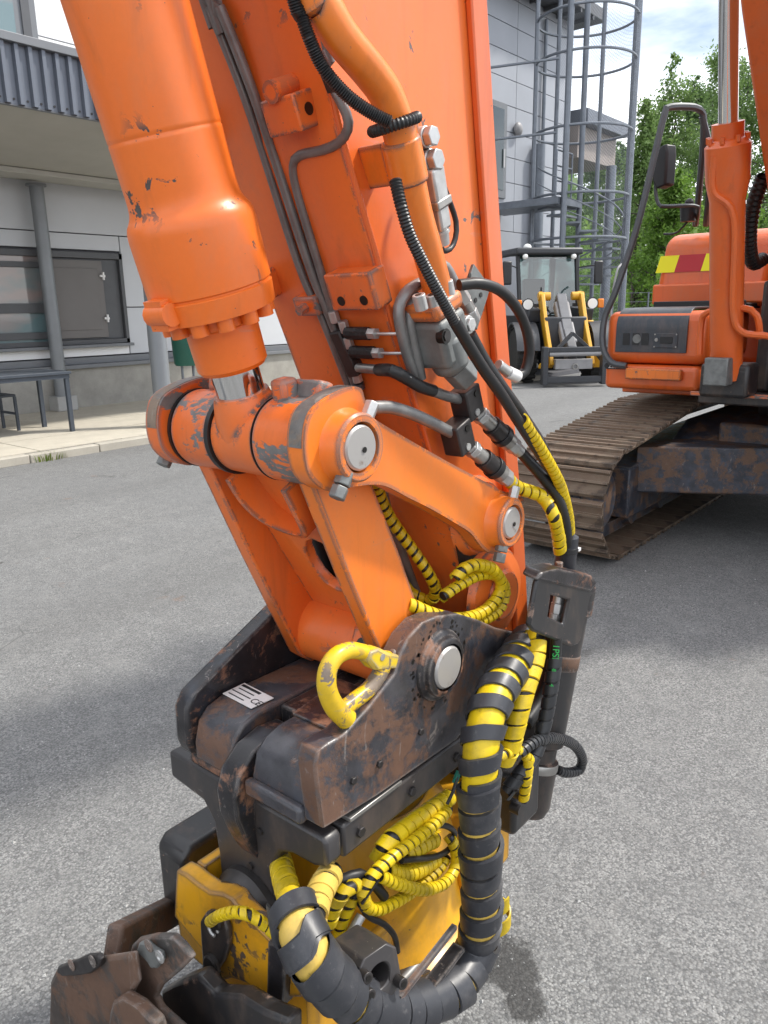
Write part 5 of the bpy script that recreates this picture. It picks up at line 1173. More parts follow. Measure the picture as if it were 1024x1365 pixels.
p = U(594,448,X=.226); m = MB(); m.cyl(p-V(.01,0,0), p+V(.002,0,0), .011, n=20); part(m, 'valve_plug', 'grease', vlv)
m = MB(); m.cyl(p, p+V(.004,0,0), .008, n=6); part(m, 'plug_hex', 'dark_steel', vlv)
pp = U(622,433,X=.215); m = MB(); m.cyl(pp-V(.03,0,0), pp+V(.006,0,0), .014, n=24); m.cyl(pp+V(.006,0,0), pp+V(.011,0,0), .011, n=6); part(m, 'port_plug', 'zinc', vlv, bevel=.001)
e0 = U(592,470,X=.20); e1_ = U(606,488,X=.205); e2_ = U(622,505,X=.21)
m = MB(); m.cyl(e0, e0.lerp(e1_,.5), .023, n=28); m.cyl(e0.lerp(e1_,.5), e1_, .0245, n=28); m.cyl(e1_, e2_, .024, n=6); part(m, 'elbow_fitting', 'cast_grey', vlv, bevel=.002)
pipe([U(555,395,X=.165), U(545,420,X=.17), U(551,460,X=.172), U(560,505,X=.17)], .010, 'pipe_grey', 'steel_pipe', bigp)
pipe([U(572,372,X=.165), U(552,382,X=.17), U(540,392,X=.17), U(532,410,X=.17), U(534,435,X=.17), U(544,475,X=.168), U(556,510,X=.166)], .0088, 'pipe_grey', 'steel_pipe', bigp)
pipe([U(584,352,X=.168), U(594,356,X=.172), U(603,372,X=.175), U(612,390,X=.18)], .0088, 'pipe_grey', 'steel_pipe', bigp)
chain([U(610,386,X=.18), U(620,402,X=.182), U(626,414,X=.184), U(632,428,X=.186)], [.0125,.0105,.0125], ['zinc','steel','zinc'], ['hex_nut','pipe_stub','hex_nut'], bigp, hexs=(0,2))
# diamond bracket plate behind
dpl = [U(628,352,X=SX+.02), U(650,383,X=SX+.02), U(645,400,X=SX+.02), U(632,440,X=SX+.02), U(612,400,X=SX+.02)]
m = MB(); m.prism(dpl, (.006,0,0)); dpo = part(m, 'bracket_plate', 'cast_grey', stick, bevel=.001)
for (x,y) in ((626,367),(641,393),(634,400)): 
    p = U(x,y,X=SX+.0265); m = MB(); m.cyl(p, p+V(.001,0,0), .004, n=10); part(m, 'hole', 'grease', dpo)
# looped black hose at right
pipe([U(612,380,X=.20), U(640,378,X=.215), U(668,388,X=.225), U(690,412,X=.23), U(702,440,X=.232), U(706,470,X=.23), U(700,495,X=.225), U(688,502,X=.22)], .0088, 'rubber', 'loop_hose', ex)
chain([U(690,502,X=.22), U(677,496,X=.218), U(664,486,X=.214)], [.0105,.009], ['white_plate','zinc'], ['hose_end','hex_nut'], ex)
pipe([U(626,445,X=.21), U(645,480,X=.215), U(668,515,X=.225), U(700,560,X=.23), U(725,600,X=.235), U(742,645,X=.235), U(752,690,X=.235), U(757,730,X=.235)], .0105, 'rubber', 'pressure_hose', ex)

stp = [Upl(x, y, V(SX,0,0), V(1,0,0), .0006) for x, y in ((540,420),(554,405),(556,412),(543,427))]
m = MB(); m.prism(stp, (.0006,0,0)); part(m, 'sticker', 'white_plate', stick)

# ------------------------------------------------------------------ wrapped hoses along the linkage
def wrapped(pts, r, pitch, mat, name, parent, gap=.2, thick=.0022, core='rubber', seg=14, jit=.05, seed=1):
    if mat == 'yellow_wrap' and r < .012: r *= .9; pitch *= 1.22; gap = max(gap, .2)
    m = MB(); m.tube(pts, r*(.985 if r < .02 else .95), 14, .012); h = part(m, name, core, parent)
    m = MB(); m.spiral(pts, r, pitch, gap, thick, seg, jit, seed, 1.1 if r < .02 else 1.4); part(m, 'spiral_wrap', mat, h, recalc=False); return h
wrapped([U(697,560,X=.262), U(722,600,X=.262), U(745,642,X=.258), U(757,682,X=.252), U(760,712,X=.248)], .0088, .011, 'yellow_wrap', 'yellow_hose', ex, seed=2)
ce, cv_ = CHAIN_END[1]
wrapped([ce-cv_*.01, ce+cv_*.02, U(722,662,X=.235), U(737,685,X=.258), U(744,712,X=.252), U(747,735,X=.248)], .0115, .016, 'yellow_wrap', 'yellow_hose', ex, seed=3)
ce, cv_ = CHAIN_END[0]
pipe([ce-cv_*.01, ce+cv_*.02, U(738,655,X=.245), U(752,690,X=.255), U(757,735,X=.248)], .0105, 'rubber', 'pressure_hose', ex)
pipe([Fp(400,650,.03), Fp(425,720,.03), Fp(450,790,.03), Fp(470,850,.03)], .02, 'rubber', 'hole_shade_hose', ex)  # black hoses added to stand in for the shade behind the link hole
pipe([Fp(425,640,.03), Fp(452,720,.03), Fp(476,790,.03), Fp(490,850,.03)], .02, 'rubber', 'hole_shade_hose', ex)
wrapped([Fp(499,630,.05), Fp(505,655,.04), Fp(520,690,.035), Fp(548,730,.03), Fp(570,762,.03), Fp(581,788,.03), Fp(572,800,.035), Fp(548,790,.04), Fp(530,765,.045)], .0098, .014, 'yellow_wrap', 'yellow_hose', ex, gap=.3, seed=4)
pipe([Fp(508,640,.02), Fp(520,690,.018), Fp(538,740,.018), Fp(556,790,.02)], .008, 'pipe_grey', 'steel_pipe', stick)
wrapped([U(545,805,X=.150), U(575,818,X=.168), U(610,825,X=.178), U(640,818,X=.182), U(662,798,X=.186), U(668,776,X=.188), U(655,758,X=.186), U(635,753,X=.184), U(618,759,X=.178), U(607,770,X=.172)], .0102, .0135, 'yellow_wrap', 'yellow_hose', ex, seed=5)
wrapped([U(555,812,X=.146), U(590,824,X=.162), U(630,830,X=.176), U(660,818,X=.182), U(672,800,X=.184), U(672,780,X=.182), U(658,766,X=.178), U(635,768,X=.172), U(612,780,X=.165), U(590,795,X=.158)], .0092, .0125, 'yellow_wrap', 'yellow_hose', ex, seed=6)

# ================================================================== tiltrotator
tl = empty('tiltrotator', (0, 0, 0.3), 'dirty yellow and dark steel tiltrotator with rusty coupler hanging from the orange linkage', 'tiltrotator')
def tp(mb, name, mat, parent=tl, bevel=0.0, **k): return mb.build(name, M[mat], parent, bevel, **k)
EX = .20
ear = yz([(430,1105),(424,1060),(420,1022),(424,1002),(440,989),(458,980),(490,945),(527,898),(534,872),(545,850),(563,830),(585,821),(610,818),(637,826),(664,838),(697,845),(692,868),(668,905),(645,935),(610,985),(560,1020),(500,1062)], EX)
zb = min(z for y, z in ear)
ear_l = [(-.28,.775),(-.288,.80),(-.286,.862),(-.272,.884),(-.05,.985),(-.02,.995),(.05,.99),(.15,.955),(.27,.885),(.26,.86),(.10,.775)]
ears = []
for sx in (1, -1):
    m = MB(); m.prism([(mx(sx,EX-.036),y,z) for y, z in (ear if sx > 0 else ear_l)], (sx*.036,0,0)); o = tp(m, 'coupler_ear', 'coupler_steel' if sx > 0 else 'coupler_dark', bevel=.007, seg=3); ears.append(o)
    m = MB(); m.lathe((mx(sx,EX-.001),0,.9276), (sx,0,0), [(0,.062),(.006,.060),(.010,.052),(.018,.050),(.021,.045),(.021,.040)], 48, caps=False); tp(m, 'pin_collar', 'coupler_dark', o)
    m = MB(); m.lathe((mx(sx,.10),0,.9276), (sx,0,0), [(0,.0365),(EX-.10+.018,.0365),(EX-.10+.022,.033)], 48); tp(m, 'pin', 'pin_face', o)
# coupler body between the ears
top_z = .864
def body(x0, x1, yf, name, mat):
    pr = [(.16,top_z-.012),(.02,top_z-.004),(yf+.06,top_z),(yf+.03,top_z-.008),(yf+.01,top_z-.026),(yf,top_z-.06),(yf,.770),(.16,.770)]
    m = MB(); m.prism([(x0,y,z) for y, z in pr], (x1-x0,0,0)); return tp(m, name, mat, bevel=.006, seg=3)
body(-.107, -.008, -.278, 'coupler_body', 'coupler_steel'); body(.044, .163, -.282, 'coupler_nose', 'coupler_steel')
m = MB(); m.bx(-.0075,.0435,-.17,.16,.772,top_z-.006); tp(m, 'coupler_bridge', 'coupler_dark', bevel=.004)
m = MB(); m.bx(.040,.165,-.296,-.279,.772,.800); tp(m, 'front_lip', 'coupler_steel', bevel=.006)
m = MB(); m.bx(-.14,-.02,-.27,-.10,.715,.768); tp(m, 'lower_step', 'coupler_dark', bevel=.01)
# cover plate and type plate
m = MB(); m.prism([(.045,-.19,top_z+.001),(.16,-.19,top_z+.001),(.16,-.05,top_z-.002),(.02,-.05,top_z-.002)], (0,0,.004)); tp(m, 'cover_plate', 'coupler_dark', bevel=.001)
sp = [U(x, y, Z=top_z+.0015) for x, y in ((297,925),(326,911),(365,931),(335,945))]
m = MB(); m.prism(sp, (0,0,.0012)); tpl = tp(m, 'type_plate', 'white_plate')
sc_o = sum(sp, V(0,0,0))/4; sxd = (sp[2]-sp[1]+sp[3]-sp[0]).normalized(); syd = (sp[1]-sp[0]+sp[2]-sp[3]).normalized()
text('plate_text', 'CE', M['ink'], tl, sc_o+V(0,0,.0016)+sxd*.030-syd*.006, sxd, syd, .020)
for k in range(4):
    c = sc_o+V(0,0,.0015)-sxd*.012+syd*(.017-.011*k); m = MB(); m.obx(c, sxd, syd, V(0,0,1), .05-.008*(k % 2), .0022 if k else .006, .0006); tp(m, 'printed_line', 'ink', tpl)
# lifting hook
hk = [U(x, y, X=x_) for x, y, x_ in ((462,958,.188),(446,942,.186),(436,918,.184),(437,893,.182),(448,875,.182),(466,867,.182),(485,869,.183))]
m = MB(); m.tube(hk, .0125, 18, .006, radf=lambda t: 1.3-.35*t); hko = tp(m, 'lifting_hook', 'hook_worn')
hk2 = [U(x, y, X=x_) for x, y, x_ in ((458,945,.186),(475,932,.186),(492,918,.186),(505,900,.186),(512,884,.186),(512,872,.186))]
m = MB(); m.tube(hk2, .0125, 16, .008); tp(m, 'hook_back', 'hook_worn', hko)
wp = [U(x, y, X=.192) for x, y in ((450,950),(478,935),(500,912),(515,880),(522,858),(505,900),(470,945),(455,966))]
m = MB(); m.prism([U(x,y,X=.178) for x, y in ((452,935),(480,925),(505,893),(520,862),(524,885),(495,925),(462,968),(450,955))], (.014,0,0)); tp(m, 'hook_base', 'coupler_steel', hko, bevel=.004)
m = MB(); m.prism([U(x,y,X=.172) for x, y in ((474,876),(476,864),(490,858),(505,866),(518,868),(516,886),(500,886),(484,888))], (.026,0,0)); tp(m, 'hook_latch', 'lemon_paint', hko, bevel=.004)
p = U(510,876,X=.198); m = MB(); m.cyl(p-V(.003,0,0), p+V(.001,0,0), .0055, n=14); tp(m, 'latch_pin', 'zinc', hko)
# locking hook plate at the front
ho = [(-.18,.826),(-.225,.832),(-.27,.822),(-.302,.795),(-.314,.76),(-.312,.72),(-.300,.68),(-.285,.645),(-.262,.606)]
hi = [(-.252,.612),(-.268,.655),(-.274,.70),(-.272,.74),(-.262,.772),(-.238,.795),(-.205,.802),(-.18,.80)]
m = MB(); m.prism([(-.006,y,z+.012) for y, z in ho+hi], (.045,0,0)); tp(m, 'lock_hook', 'coupler_dark', bevel=.004)
# tilt frame: front wall with arch, right beam, rear wall
fw_ = [(-.19,.752),(.19,.752),(.196,.742),(.196,.705),(.170,.694),(.122,.692),(.092,.680),(.078,.655),(.073,.62),(.073,.50),(.05,.47),(-.05,.47),(-.066,.50),(-.068,.60),(-.075,.66),(-.10,.69),(-.19,.70)]
m = MB(); m.prism([(x,-.276,z) for x, z in fw_], (0,.034,0)); tf = tp(m, 'tilt_frame', 'dark_frame', bevel=.006)
for x0, x1 in ((.135,.194),(-.194,-.135)):
    m = MB(); m.bx(x0,x1,-.237,.32,.694,.752); tp(m, 'frame_beam', 'dark_frame', tf, bevel=.006)
m = MB(); m.prism([(x,.29,z) for x, z in fw_], (0,.034,0)); tp(m, 'rear_wall', 'dark_frame', tf, bevel=.005)
m = MB(); m.bx(-.134,.134,-.236,.288,.715,.750); tp(m, 'top_plate', 'black_frame', tf)
m = MB(); m.bx(.172,.199,-.225,-.10,.7535,.7605); tp(m, 'wear_strip', 'steel', tf, bevel=.001)
m = MB(); m.bx(.150,.1705,-.10,.10,.7535,.7675); tp(m, 'shim', 'coupler_dark', tf)
m = MB(); m.lathe((.015,-.277,.535), (0,-1,0), [(0,.075),(.012,.075),(.018,.068),(.03,.064)], 36); tp(m, 'pivot_ring', 'dark_steel', tf)
# bolts behind the ear
for (x, y) in ((590,995),(602,972)):
    p = U(x, y, X=.165); m = MB(); m.cyl(p-V(.02,0,0), p+V(.012,0,0), .014, n=6); m.cyl(p+V(.012,0,0), p+V(.022,0,0), .008, n=12); tp(m, 'hex_bolt', 'zinc', tf, bevel=.001)
m = MB(); m.bx(.10,.17,-.03,.09,.752,.80); tp(m, 'lock_cylinder', 'black_frame', tf, bevel=.006)
m = MB(); gp_ = U(609,1036,X=.21); m.obx(gp_, V(1,0,0), V(0,.6,.8), V(0,-.8,.6), .004, .022, .014); tp(m, 'green_tag', 'green_tag', tf)
pipe([gp_, U(604,1055,X=.215), U(596,1072,X=.215)], .003, 'rubber', 'cable', tl)
# rotor housing
m = MB(); m.lathe((.0,.02,.30), (0,0,1), [(0,.20),(.0,.232),(.028,.232),(.034,.222),(.045,.200),(.09,.188),(.20,.180),(.27,.165),(.31,.13)], 64); rh = tp(m, 'rotor_housing', 'yellow_paint')
m = MB(); m.lathe((.0,.02,.205), (0,0,1), [(0,.17),(.02,.215),(.09,.215)], 48); tp(m, 'rotor_ring', 'black_frame', rh)
for k in range(20):
    a = 2*math.pi*k/20; p = V(.218*math.cos(a), .02+.218*math.sin(a), .328); m = MB(); m.cyl(p, p+V(0,0,.012), .009, n=6); tp(m, 'bolt', 'dark_steel', rh)
m = MB(); m.bx(-.185,.175,-.300,-.10,.345,.475); fb_ = tp(m, 'front_housing', 'yellow_paint', bevel=.012)
m = MB(); m.bx(-.185,.175,.13,.30,.345,.50); tp(m, 'rear_housing', 'yellow_paint', bevel=.012)
# front bracket plate, traced at its own plane
fp = [(235,1160),(232,1222),(268,1265),(270,1291),(284,1312),(298,1308),(309,1304),(327,1310),(348,1328),(372,1342),(372,1266),(345,1238),(321,1215),(309,1199),(294,1191),(278,1189),(262,1178),(247,1166)]
m = MB(); m.prism([U(x,y,Y=-.335) for x, y in fp], (0,.032,0)); fbp = tp(m, 'front_bracket', 'yellow_worn', bevel=.004)
a = U(238,1160,Y=-.335); b = U(250,1168,Y=-.335)
m = MB(); a = a+V(.004,.034,-.002); m.prism([a, a+V(0,0,-.10), V(a.x,-.05,a.z-.10), V(a.x,-.05,a.z+.0)], (.022,0,0)); tp(m, 'bracket_side', 'yellow_worn', fbp, bevel=.003)
m = MB(); m.prism([U(x,y,Y=-.345) for x, y in ((357,1254),(381,1262),(376,1345),(355,1338))], (0,.03,0)); tp(m, 'bracket_bar', 'coupler_dark', fbp, bevel=.004)
m = MB(); m.prism([U(x,y,Y=-.33) for x, y in ((382,1258),(402,1300),(402,1330),(378,1330))], (0,.03,0)); tp(m, 'bracket_web', 'yellow_worn', fbp, bevel=.003)
ov = []
for (x, y) in ((283,1209),(275,1222),(276,1245),(278,1268),(277,1285),(283,1297),(291,1298),(297,1288),(306,1275),(312,1255),(312,1235),(307,1222),(297,1212)): ov.append(U(x,y,Y=-.3365))
m = MB(); m.prism(ov, (0,-.014,0)); link = tp(m, 'lock_link', 'black_frame', fbp, bevel=.005, seg=3)
for (x,y,r) in ((285,1284,.018),(290,1225,.016)):
    p = U(x,y,Y=-.351); m = MB(); m.lathe(p, (0,-1,0), [(0,r),(.006,r),(.009,r-.003)], 28); tp(m, 'link_pin', 'dark_steel', link)
p = U(284,1238,Y=-.357); m = MB(); pts = circ(14, lambda a: p+V(.012*math.cos(a),0,.013*math.sin(a))); m.tube(pts[:12], .0028, 6, smooth=False); tp(m, 'split_ring', 'zinc', link)
# protective box on the far side
m = MB(); m.prism([(-.275,-.27,.36),(-.275,-.27,.515),(-.275,-.25,.535),(-.275,.06,.535),(-.275,.06,.36)], (.085,0,0)); tp(m, 'guard_box', 'black_frame', bevel=.012, seg=3)
# hydraulic motor block
mc = U(490, 1290, D=1.15); ma = (U(522,1312,D=1.10)-U(458,1268,D=1.19)).normalized(); mu = V(0,0,1)-ma*ma.z; mu.normalize(); ms_ = ma.cross(mu)
m = MB(); oct_ = [(a*1.1, b*1.1) for a, b in [(-.034,-.024),(-.034,.022),(-.02,.036),(.02,.036),(.034,.022),(.034,-.024),(.02,-.036),(-.02,-.036)]]
hol = [mc+ma*.03+ms_*(.019*math.cos(a))+mu*(.019*math.sin(a)) for a in [2*math.pi*i/24 for i in range(24)]]
m.prism([mc+ma*.03+ms_*x+mu*y for x, y in oct_], -ma*.075, holes=[hol]); mb_ = tp(m, 'motor_block', 'dark_frame', bevel=.003)
for (x,y) in ((-.028,-.022),(.030,.022),(.030,-.004)):
    p = mc+ma*.03+ms_*x+mu*y; m = MB(); m.cyl(p, p+ma*.016, .0085, n=18); bo_ = tp(m, 'cap_screw', 'dark_steel', mb_, bevel=.001); m = MB(); m.cyl(p+ma*.0161, p+ma*.0166, .005, n=6); tp(m, 'socket', 'grease', bo_)
m = MB(); m.cyl(mc-ma*.03, mc-ma*.02, .018, n=20); tp(m, 'motor_bore', 'grease', mb_)
m = MB(); m.beam(U(532,1330,D=1.16), U(606,1235,D=1.28), .009, .009); tp(m, 'steel_rod', 'coupler_steel', rh)
m = MB(); m.beam(U(560,1330,D=1.22), U(612,1262,D=1.30), .022, .008); tp(m, 'guard_strip', 'coupler_dark', rh)
# tilt cylinder on the near side
ta = U(757, 782, X=.22); tbm = U(704, 1064, X=.205); td = (tbm-ta).normalized(); tL = (tbm-ta).length
m = MB(); m.lathe(ta, td, [(-.005,.050),(.0,.056),(.05,.056),(.052,.050),(tL*.72,.050),(tL*.74,.040),(tL*.80,.040),(tL*.805,.047),(tL*1.02,.047),(tL*1.06,.040)], 44); tcy_ = tp(m, 'tilt_cylinder', 'black_frame')
m = MB(); m.lathe(ta, td, [(-.012,.049),(-.008,.055),(.048,.0572)], 44); tp(m, 'end_cap', 'coupler_dark', tcy_)
m = MB(); m.lathe(ta, td, [(.135,.0503),(.136,.051),(.165,.051),(.166,.0503)], 44); tp(m, 'rust_band', 'bucket_rust', tcy_)
m = MB(); m.lathe(ta, td, [(tL*.805,.0475),(tL*.81,.0485),(tL*.84,.0485),(tL*.845,.0475)], 44); tp(m, 'gland_ring', 'steel', tcy_)
gx = .292
gpts = [(722,764),(716,776),(706,834),(712,842),(762,862),(772,858),(776,850),(788,795),(795,780),(786,770)]
gh = [(735,793),(731,822),(752,832),(759,800)]
m = MB(); m.prism([U(x,y,X=gx) for x, y in gpts], (-.010,0,0), holes=[[U(x,y,X=gx) for x, y in gh]]); grd = tp(m, 'hose_guard', 'black_frame', tcy_, bevel=.004)
m = MB(); m.prism([U(x,y,X=gx+.003) for x, y in ((716,774),(722,763),(745,758),(790,768),(797,778),(788,790))], (-.035,.006,.003)); tp(m, 'guard_top', 'coupler_dark', tcy_, bevel=.005)
for (x,y) in ((730,763),(745,760),(778,775),(770,782)):
    p = U(x,y,X=gx-.03)+V(0,0,.006); m = MB(); m.cyl(p, p+V(0,0,.010), .0075, n=6); tp(m, 'bolt', 'coupler_steel', grd, bevel=.001)
hq = U(742,812,X=gx-.028); 
chain_p = [hq-td*.028, hq-td*.012, hq+td*.008, hq+td*.03]
for i, r in enumerate((.010,.012,.0115)): m = MB(); m.cyl(chain_p[i], chain_p[i+1], r, n=6 if i == 1 else 18); tp(m, 'hose_fitting', 'zinc', grd, bevel=.001)
# sleeve where the hoses enter
pipe([U(757,715,X=.245), U(755,735,X=.243), U(752,757,X=.238)], .021, 'black_wrap', 'hose_sleeve', tl, n=24)
m = MB(); sv_ = U(755,733,X=.243); m.lathe(sv_-V(0,0,.006), (0,0,1), [(0,.0205),(.001,.022),(.012,.022),(.013,.0205)], 28); zt = tp(m, 'cable_tie', 'plastic_black'); p = U(770,732,X=.25); m = MB(); m.obx(p, V(1,0,0), V(0,1,0), V(0,0,1), .01,.01,.006); tp(m, 'tie_head', 'white_plate', zt)
# hoses down the tilt cylinder
wrapped([U(716,848,X=.262), U(712,880,X=.275), U(698,925,X=.285), U(688,965,X=.285), U(678,1000,X=.28), U(668,1018,X=.27)], .0155, .026, 'yellow_wrap', 'yellow_hose', tl, gap=.07, thick=.003, seg=18, seed=11)
pipe([U(721,835,X=.262), U(716,852,X=.262), U(711,880,X=.272)], .0095, 'rubber', 'pressure_hose', tl)
pipe([U(735,835,X=.25), U(735,880,X=.25), U(722,930,X=.25), U(700,965,X=.25)], .014, 'rubber', 'pressure_hose', tl)
gh_ = [U(742,850,X=.283), U(740,880,X=.285), U(734,920,X=.287), U(727,960,X=.287), U(715,1000,X=.285), U(695,1030,X=.28), U(675,1055,X=.265)]
wrapped(gh_[1:], .0115, .024, 'dark_wrap', 'black_hose', tl, gap=.12, thick=.0025, seg=16, seed=12)
m = MB(); m.tube(gh_[:4], .0108, 14); tp(m, 'printed_hose', 'rubber')
hdv = (gh_[1]-gh_[0]).normalized(); vc = (CAM-gh_[0]).normalized(); vc = (vc-hdv*vc.dot(hdv)).normalized()
text('hose_print', '1PSI', M['green_print'], tl, gh_[0].lerp(gh_[1],.55)+vc*.0125, hdv, vc.cross(hdv), .017)
for f, b_ in ((1.25,'8'),(1.75,'4')):
    i = int(f); q = gh_[i].lerp(gh_[i+1], f-i); text('hose_print', b_, M['green_print'], tl, q+vc*.0155, hdv, vc.cross(hdv), .011)
wrapped([U(662,1020,X=.26), U(690,1005,X=.285), U(715,988,X=.29), U(740,984,X=.285), U(764,992,X=.275), U(776,1010,X=.265), U(772,1026,X=.255), U(755,1030,X=.25), U(743,1026,X=.245)], .0085, .012, 'dark_wrap', 'black_hose', tl, gap=.14, seed=13)
wrapped([U(705,1015,X=.29), U(702,1040,X=.29), U(698,1068,X=.285)], .0085, .014, 'yellow_wrap', 'yellow_hose', tl, gap=.08, seed=14)
wrapped([U(655,1012,X=.275), U(675,1004,X=.285), U(692,1000,X=.285), U(705,1012,X=.288)], .0085, .014, 'yellow_wrap', 'yellow_hose', tl, gap=.1, seed=15)
m = MB(); q = U(675,1060,X=.23); m.bx(q.x-.05,q.x+.03,q.y-.02,q.y+.08,q.z-.07,q.z+.06); tp(m, 'tilt_bracket', 'black_frame', tcy_, bevel=.01)
for (x,y) in ((690,1058),(688,1078)): p = U(x,y,X=.265); m = MB(); m.cyl(p-V(.01,0,0), p+V(.01,0,0), .010, n=18); tp(m, 'cap_screw', 'dark_steel', tcy_)
# the fat hose bundle in black spiral wrap over yellow
bun = [U(703,858,X=.235), U(680,892,X=.255), U(655,938,X=.275), U(642,990,X=.288), U(639,1050,X=.295), U(640,1110,X=.298), U(642,1180,X=.298), U(641,1228,X=.298), U(633,1270,Y=-.02), U(610,1310,Y=-.08), U(572,1334,Y=-.15), U(528,1344,Y=-.22), U(484,1338,Y=-.285), U(448,1314,Y=-.335), U(422,1285,Y=-.362), U(404,1252,Y=-.368), U(394,1224,Y=-.355)]
wrapped(bun[:5], .031, .042, 'black_wrap', 'hose_bundle', tl, gap=.34, thick=.004, core='yellow_wrap', seg=26, jit=.04, seed=21)
wrapped(bun[4:], .0315, .041, 'black_wrap', 'hose_bundle', tl, gap=.13, thick=.0045, core='pale_wrap', seg=26, jit=.08, seed=22)
m = MB(); m.spiral(bun[-4:]+[U(388,1200,Y=-.34)], .0335, .036, .10, .003, 26, .05, 5, 1.3); tp(m, 'bundle_end_wrap', 'black_wrap', recalc=False)
m = MB(); e = U(672,1215,X=.30); m.spiral([U(664,1196,X=.30), U(664,1232,X=.30)], .021, .045, .35, .002, 26, 0); tp(m, 'loose_strip', 'yellow_wrap', recalc=False)
wrapped([U(397,1245,Y=-.362), U(391,1218,Y=-.345), U(385,1192,Y=-.315), U(378,1167,Y=-.28), U(373,1142,Y=-.24)], .0165, .030, 'yellow_wrap', 'yellow_hose', tl, gap=.14, thick=.003, seg=18, seed=23)
wrapped([U(414,1240,Y=-.35), U(419,1215,Y=-.33), U(425,1195,Y=-.30), U(434,1175,Y=-.27), U(443,1163,Y=-.24)], .0175, .026, 'pale_wrap', 'pale_hose', tl, gap=.12, thick=.003, seg=18, seed=24)
Xs = .205
wrapped([U(484,1190,X=Xs), U(496,1168,X=Xs+.005), U(520,1145,X=Xs+.01), U(550,1122,X=Xs+.012), U(580,1098,X=Xs+.01), U(598,1078,X=Xs)], .0095, .0125, 'yellow_wrap', 'yellow_hose', tl, seed=31, gap=.12)
wrapped([U(508,1168,X=Xs+.01), U(530,1178,X=Xs+.012), U(565,1186,X=Xs+.012), U(594,1176,X=Xs+.01), U(608,1152,X=Xs+.005), U(606,1128,X=Xs), U(598,1115,X=Xs-.01)], .0092, .0125, 'yellow_wrap', 'yellow_hose', tl, seed=32, gap=.12)
wrapped([U(484,1192,X=Xs), U(490,1208,X=Xs), U(504,1212,X=Xs), U(526,1203,X=Xs), U(556,1184,X=Xs-.01), U(584,1160,X=Xs-.012), U(596,1142,X=Xs-.015)], .0088, .012, 'yellow_wrap', 'yellow_hose', tl, seed=33, gap=.12)
wrapped([U(515,1160,X=Xs-.01), U(535,1166,X=Xs-.012), U(560,1158,X=Xs-.015), U(580,1145,X=Xs-.02)], .013, .016, 'yellow_wrap', 'yellow_hose', tl, seed=34, gap=.1)
wrapped([U(540,1140,X=Xs-.02), U(560,1128,X=Xs-.02), U(580,1118,X=Xs-.025)], .013, .016, 'yellow_wrap', 'yellow_hose', tl, seed=35, gap=.1)
wrapped([U(506,1140,X=Xs-.02), U(520,1120,X=Xs-.01), U(548,1098,X=Xs-.012), U(580,1075,X=Xs-.015), U(600,1062,X=Xs-.02)], .013, .022, 'yellow_wrap', 'yellow_hose', tl, seed=36, gap=.06)
wrapped([U(482,1178,X=Xs-.01), U(462,1186,X=Xs-.01), U(447,1208,X=Xs-.02), U(438,1235,X=Xs-.03)], .0105, .0165, 'yellow_wrap', 'yellow_hose', tl, seed=37, gap=.12)
wrapped([U(476,1190,X=Xs-.02), U(466,1208,X=Xs-.025), U(456,1232,X=Xs-.03), U(450,1252,X=Xs-.035)], .0085, .015, 'yellow_wrap', 'yellow_hose', tl, seed=38, gap=.1)
wrapped([U(535,1045,X=.155), U(520,1052,X=.16), U(512,1060,X=.16)], .017, .026, 'yellow_wrap', 'yellow_hose', tl, seed=39, gap=.1)
wrapped([U(281,1228,Y=-.362), U(292,1221,Y=-.368), U(312,1216,Y=-.37), U(334,1220,Y=-.365), U(355,1234,Y=-.35), U(372,1250,Y=-.34)], .0078, .0125, 'yellow_wrap', 'yellow_hose', tl, seed=40, gap=.14)
pipe([U(480,1205,X=.20), U(492,1222,X=.20), U(512,1232,X=.205), U(526,1248,X=.205), U(530,1268,X=.20)], .0052, 'rubber', 'cable', tl)
pipe([U(560,1105,X=.20), U(590,1100,X=.205), U(606,1110,X=.20), U(600,1130,X=.195), U(580,1142,X=.20), U(535,1147,X=.205)], .0055, 'rubber', 'cable', tl)
pipe([U(440,1170,X=.16), U(458,1172,X=.18), U(480,1165,X=.19), U(500,1180,X=.20), U(512,1195,X=.20)], .0085, 'rubber', 'cable', tl)
m = MB(); m.beam(U(482,1205,X=.212), U(505,1172,X=.222), .004, .003); tp(m, 'tie_tail', 'plastic_black')
p = U(475,1232,X=.195); m = MB(); m.cyl(p-V(.0,.012,.008), p+V(0,.012,.008), .008, n=14); tp(m, 'sensor_plug', 'zinc', rh)

# ================================================================== bucket
bk = empty('bucket', (-.25, -.2, 0), 'rust brown bucket with its hitch plates held below the tiltrotator', 'bucket')
def bpart(mb, name, mat, parent=bk, bevel=0.0, **k): return mb.build(name, M[mat], parent, bevel, **k)
hz = .20
m = MB(); m.bx(-.22,.16,-.26,.22,hz-.02,hz+.01); bpart(m, 'hitch_plate', 'bucket_dark', bevel=.005)
m = MB(); m.bx(-.20,.20,-.24,.24,hz+.0102,hz+.15); bpart(m, 'hitch_block', 'black_frame', bevel=.02)
def plate_px(pts, Y, th, name, mat): m = MB(); m.prism([U(x,y,Y=Y) for x, y in pts], (0,-th,0)); return bpart(m, name, mat, bevel=.006, seg=3)
p1 = plate_px([(75,1302),(82,1288),(100,1277),(150,1270),(186,1264),(192,1304),(170,1344),(160,1434),(70,1434)], -.47, .012, 'hitch_ear', 'bucket_rust')
p2 = plate_px([(184,1254),(192,1246),(214,1241),(236,1241),(254,1258),(264,1272),(246,1290),(222,1310),(215,1324),(222,1338),(250,1363),(285,1408),(290,1438),(150,1438),(152,1388),(165,1326)], -.44, .012, 'hitch_ear', 'bucket_dark')
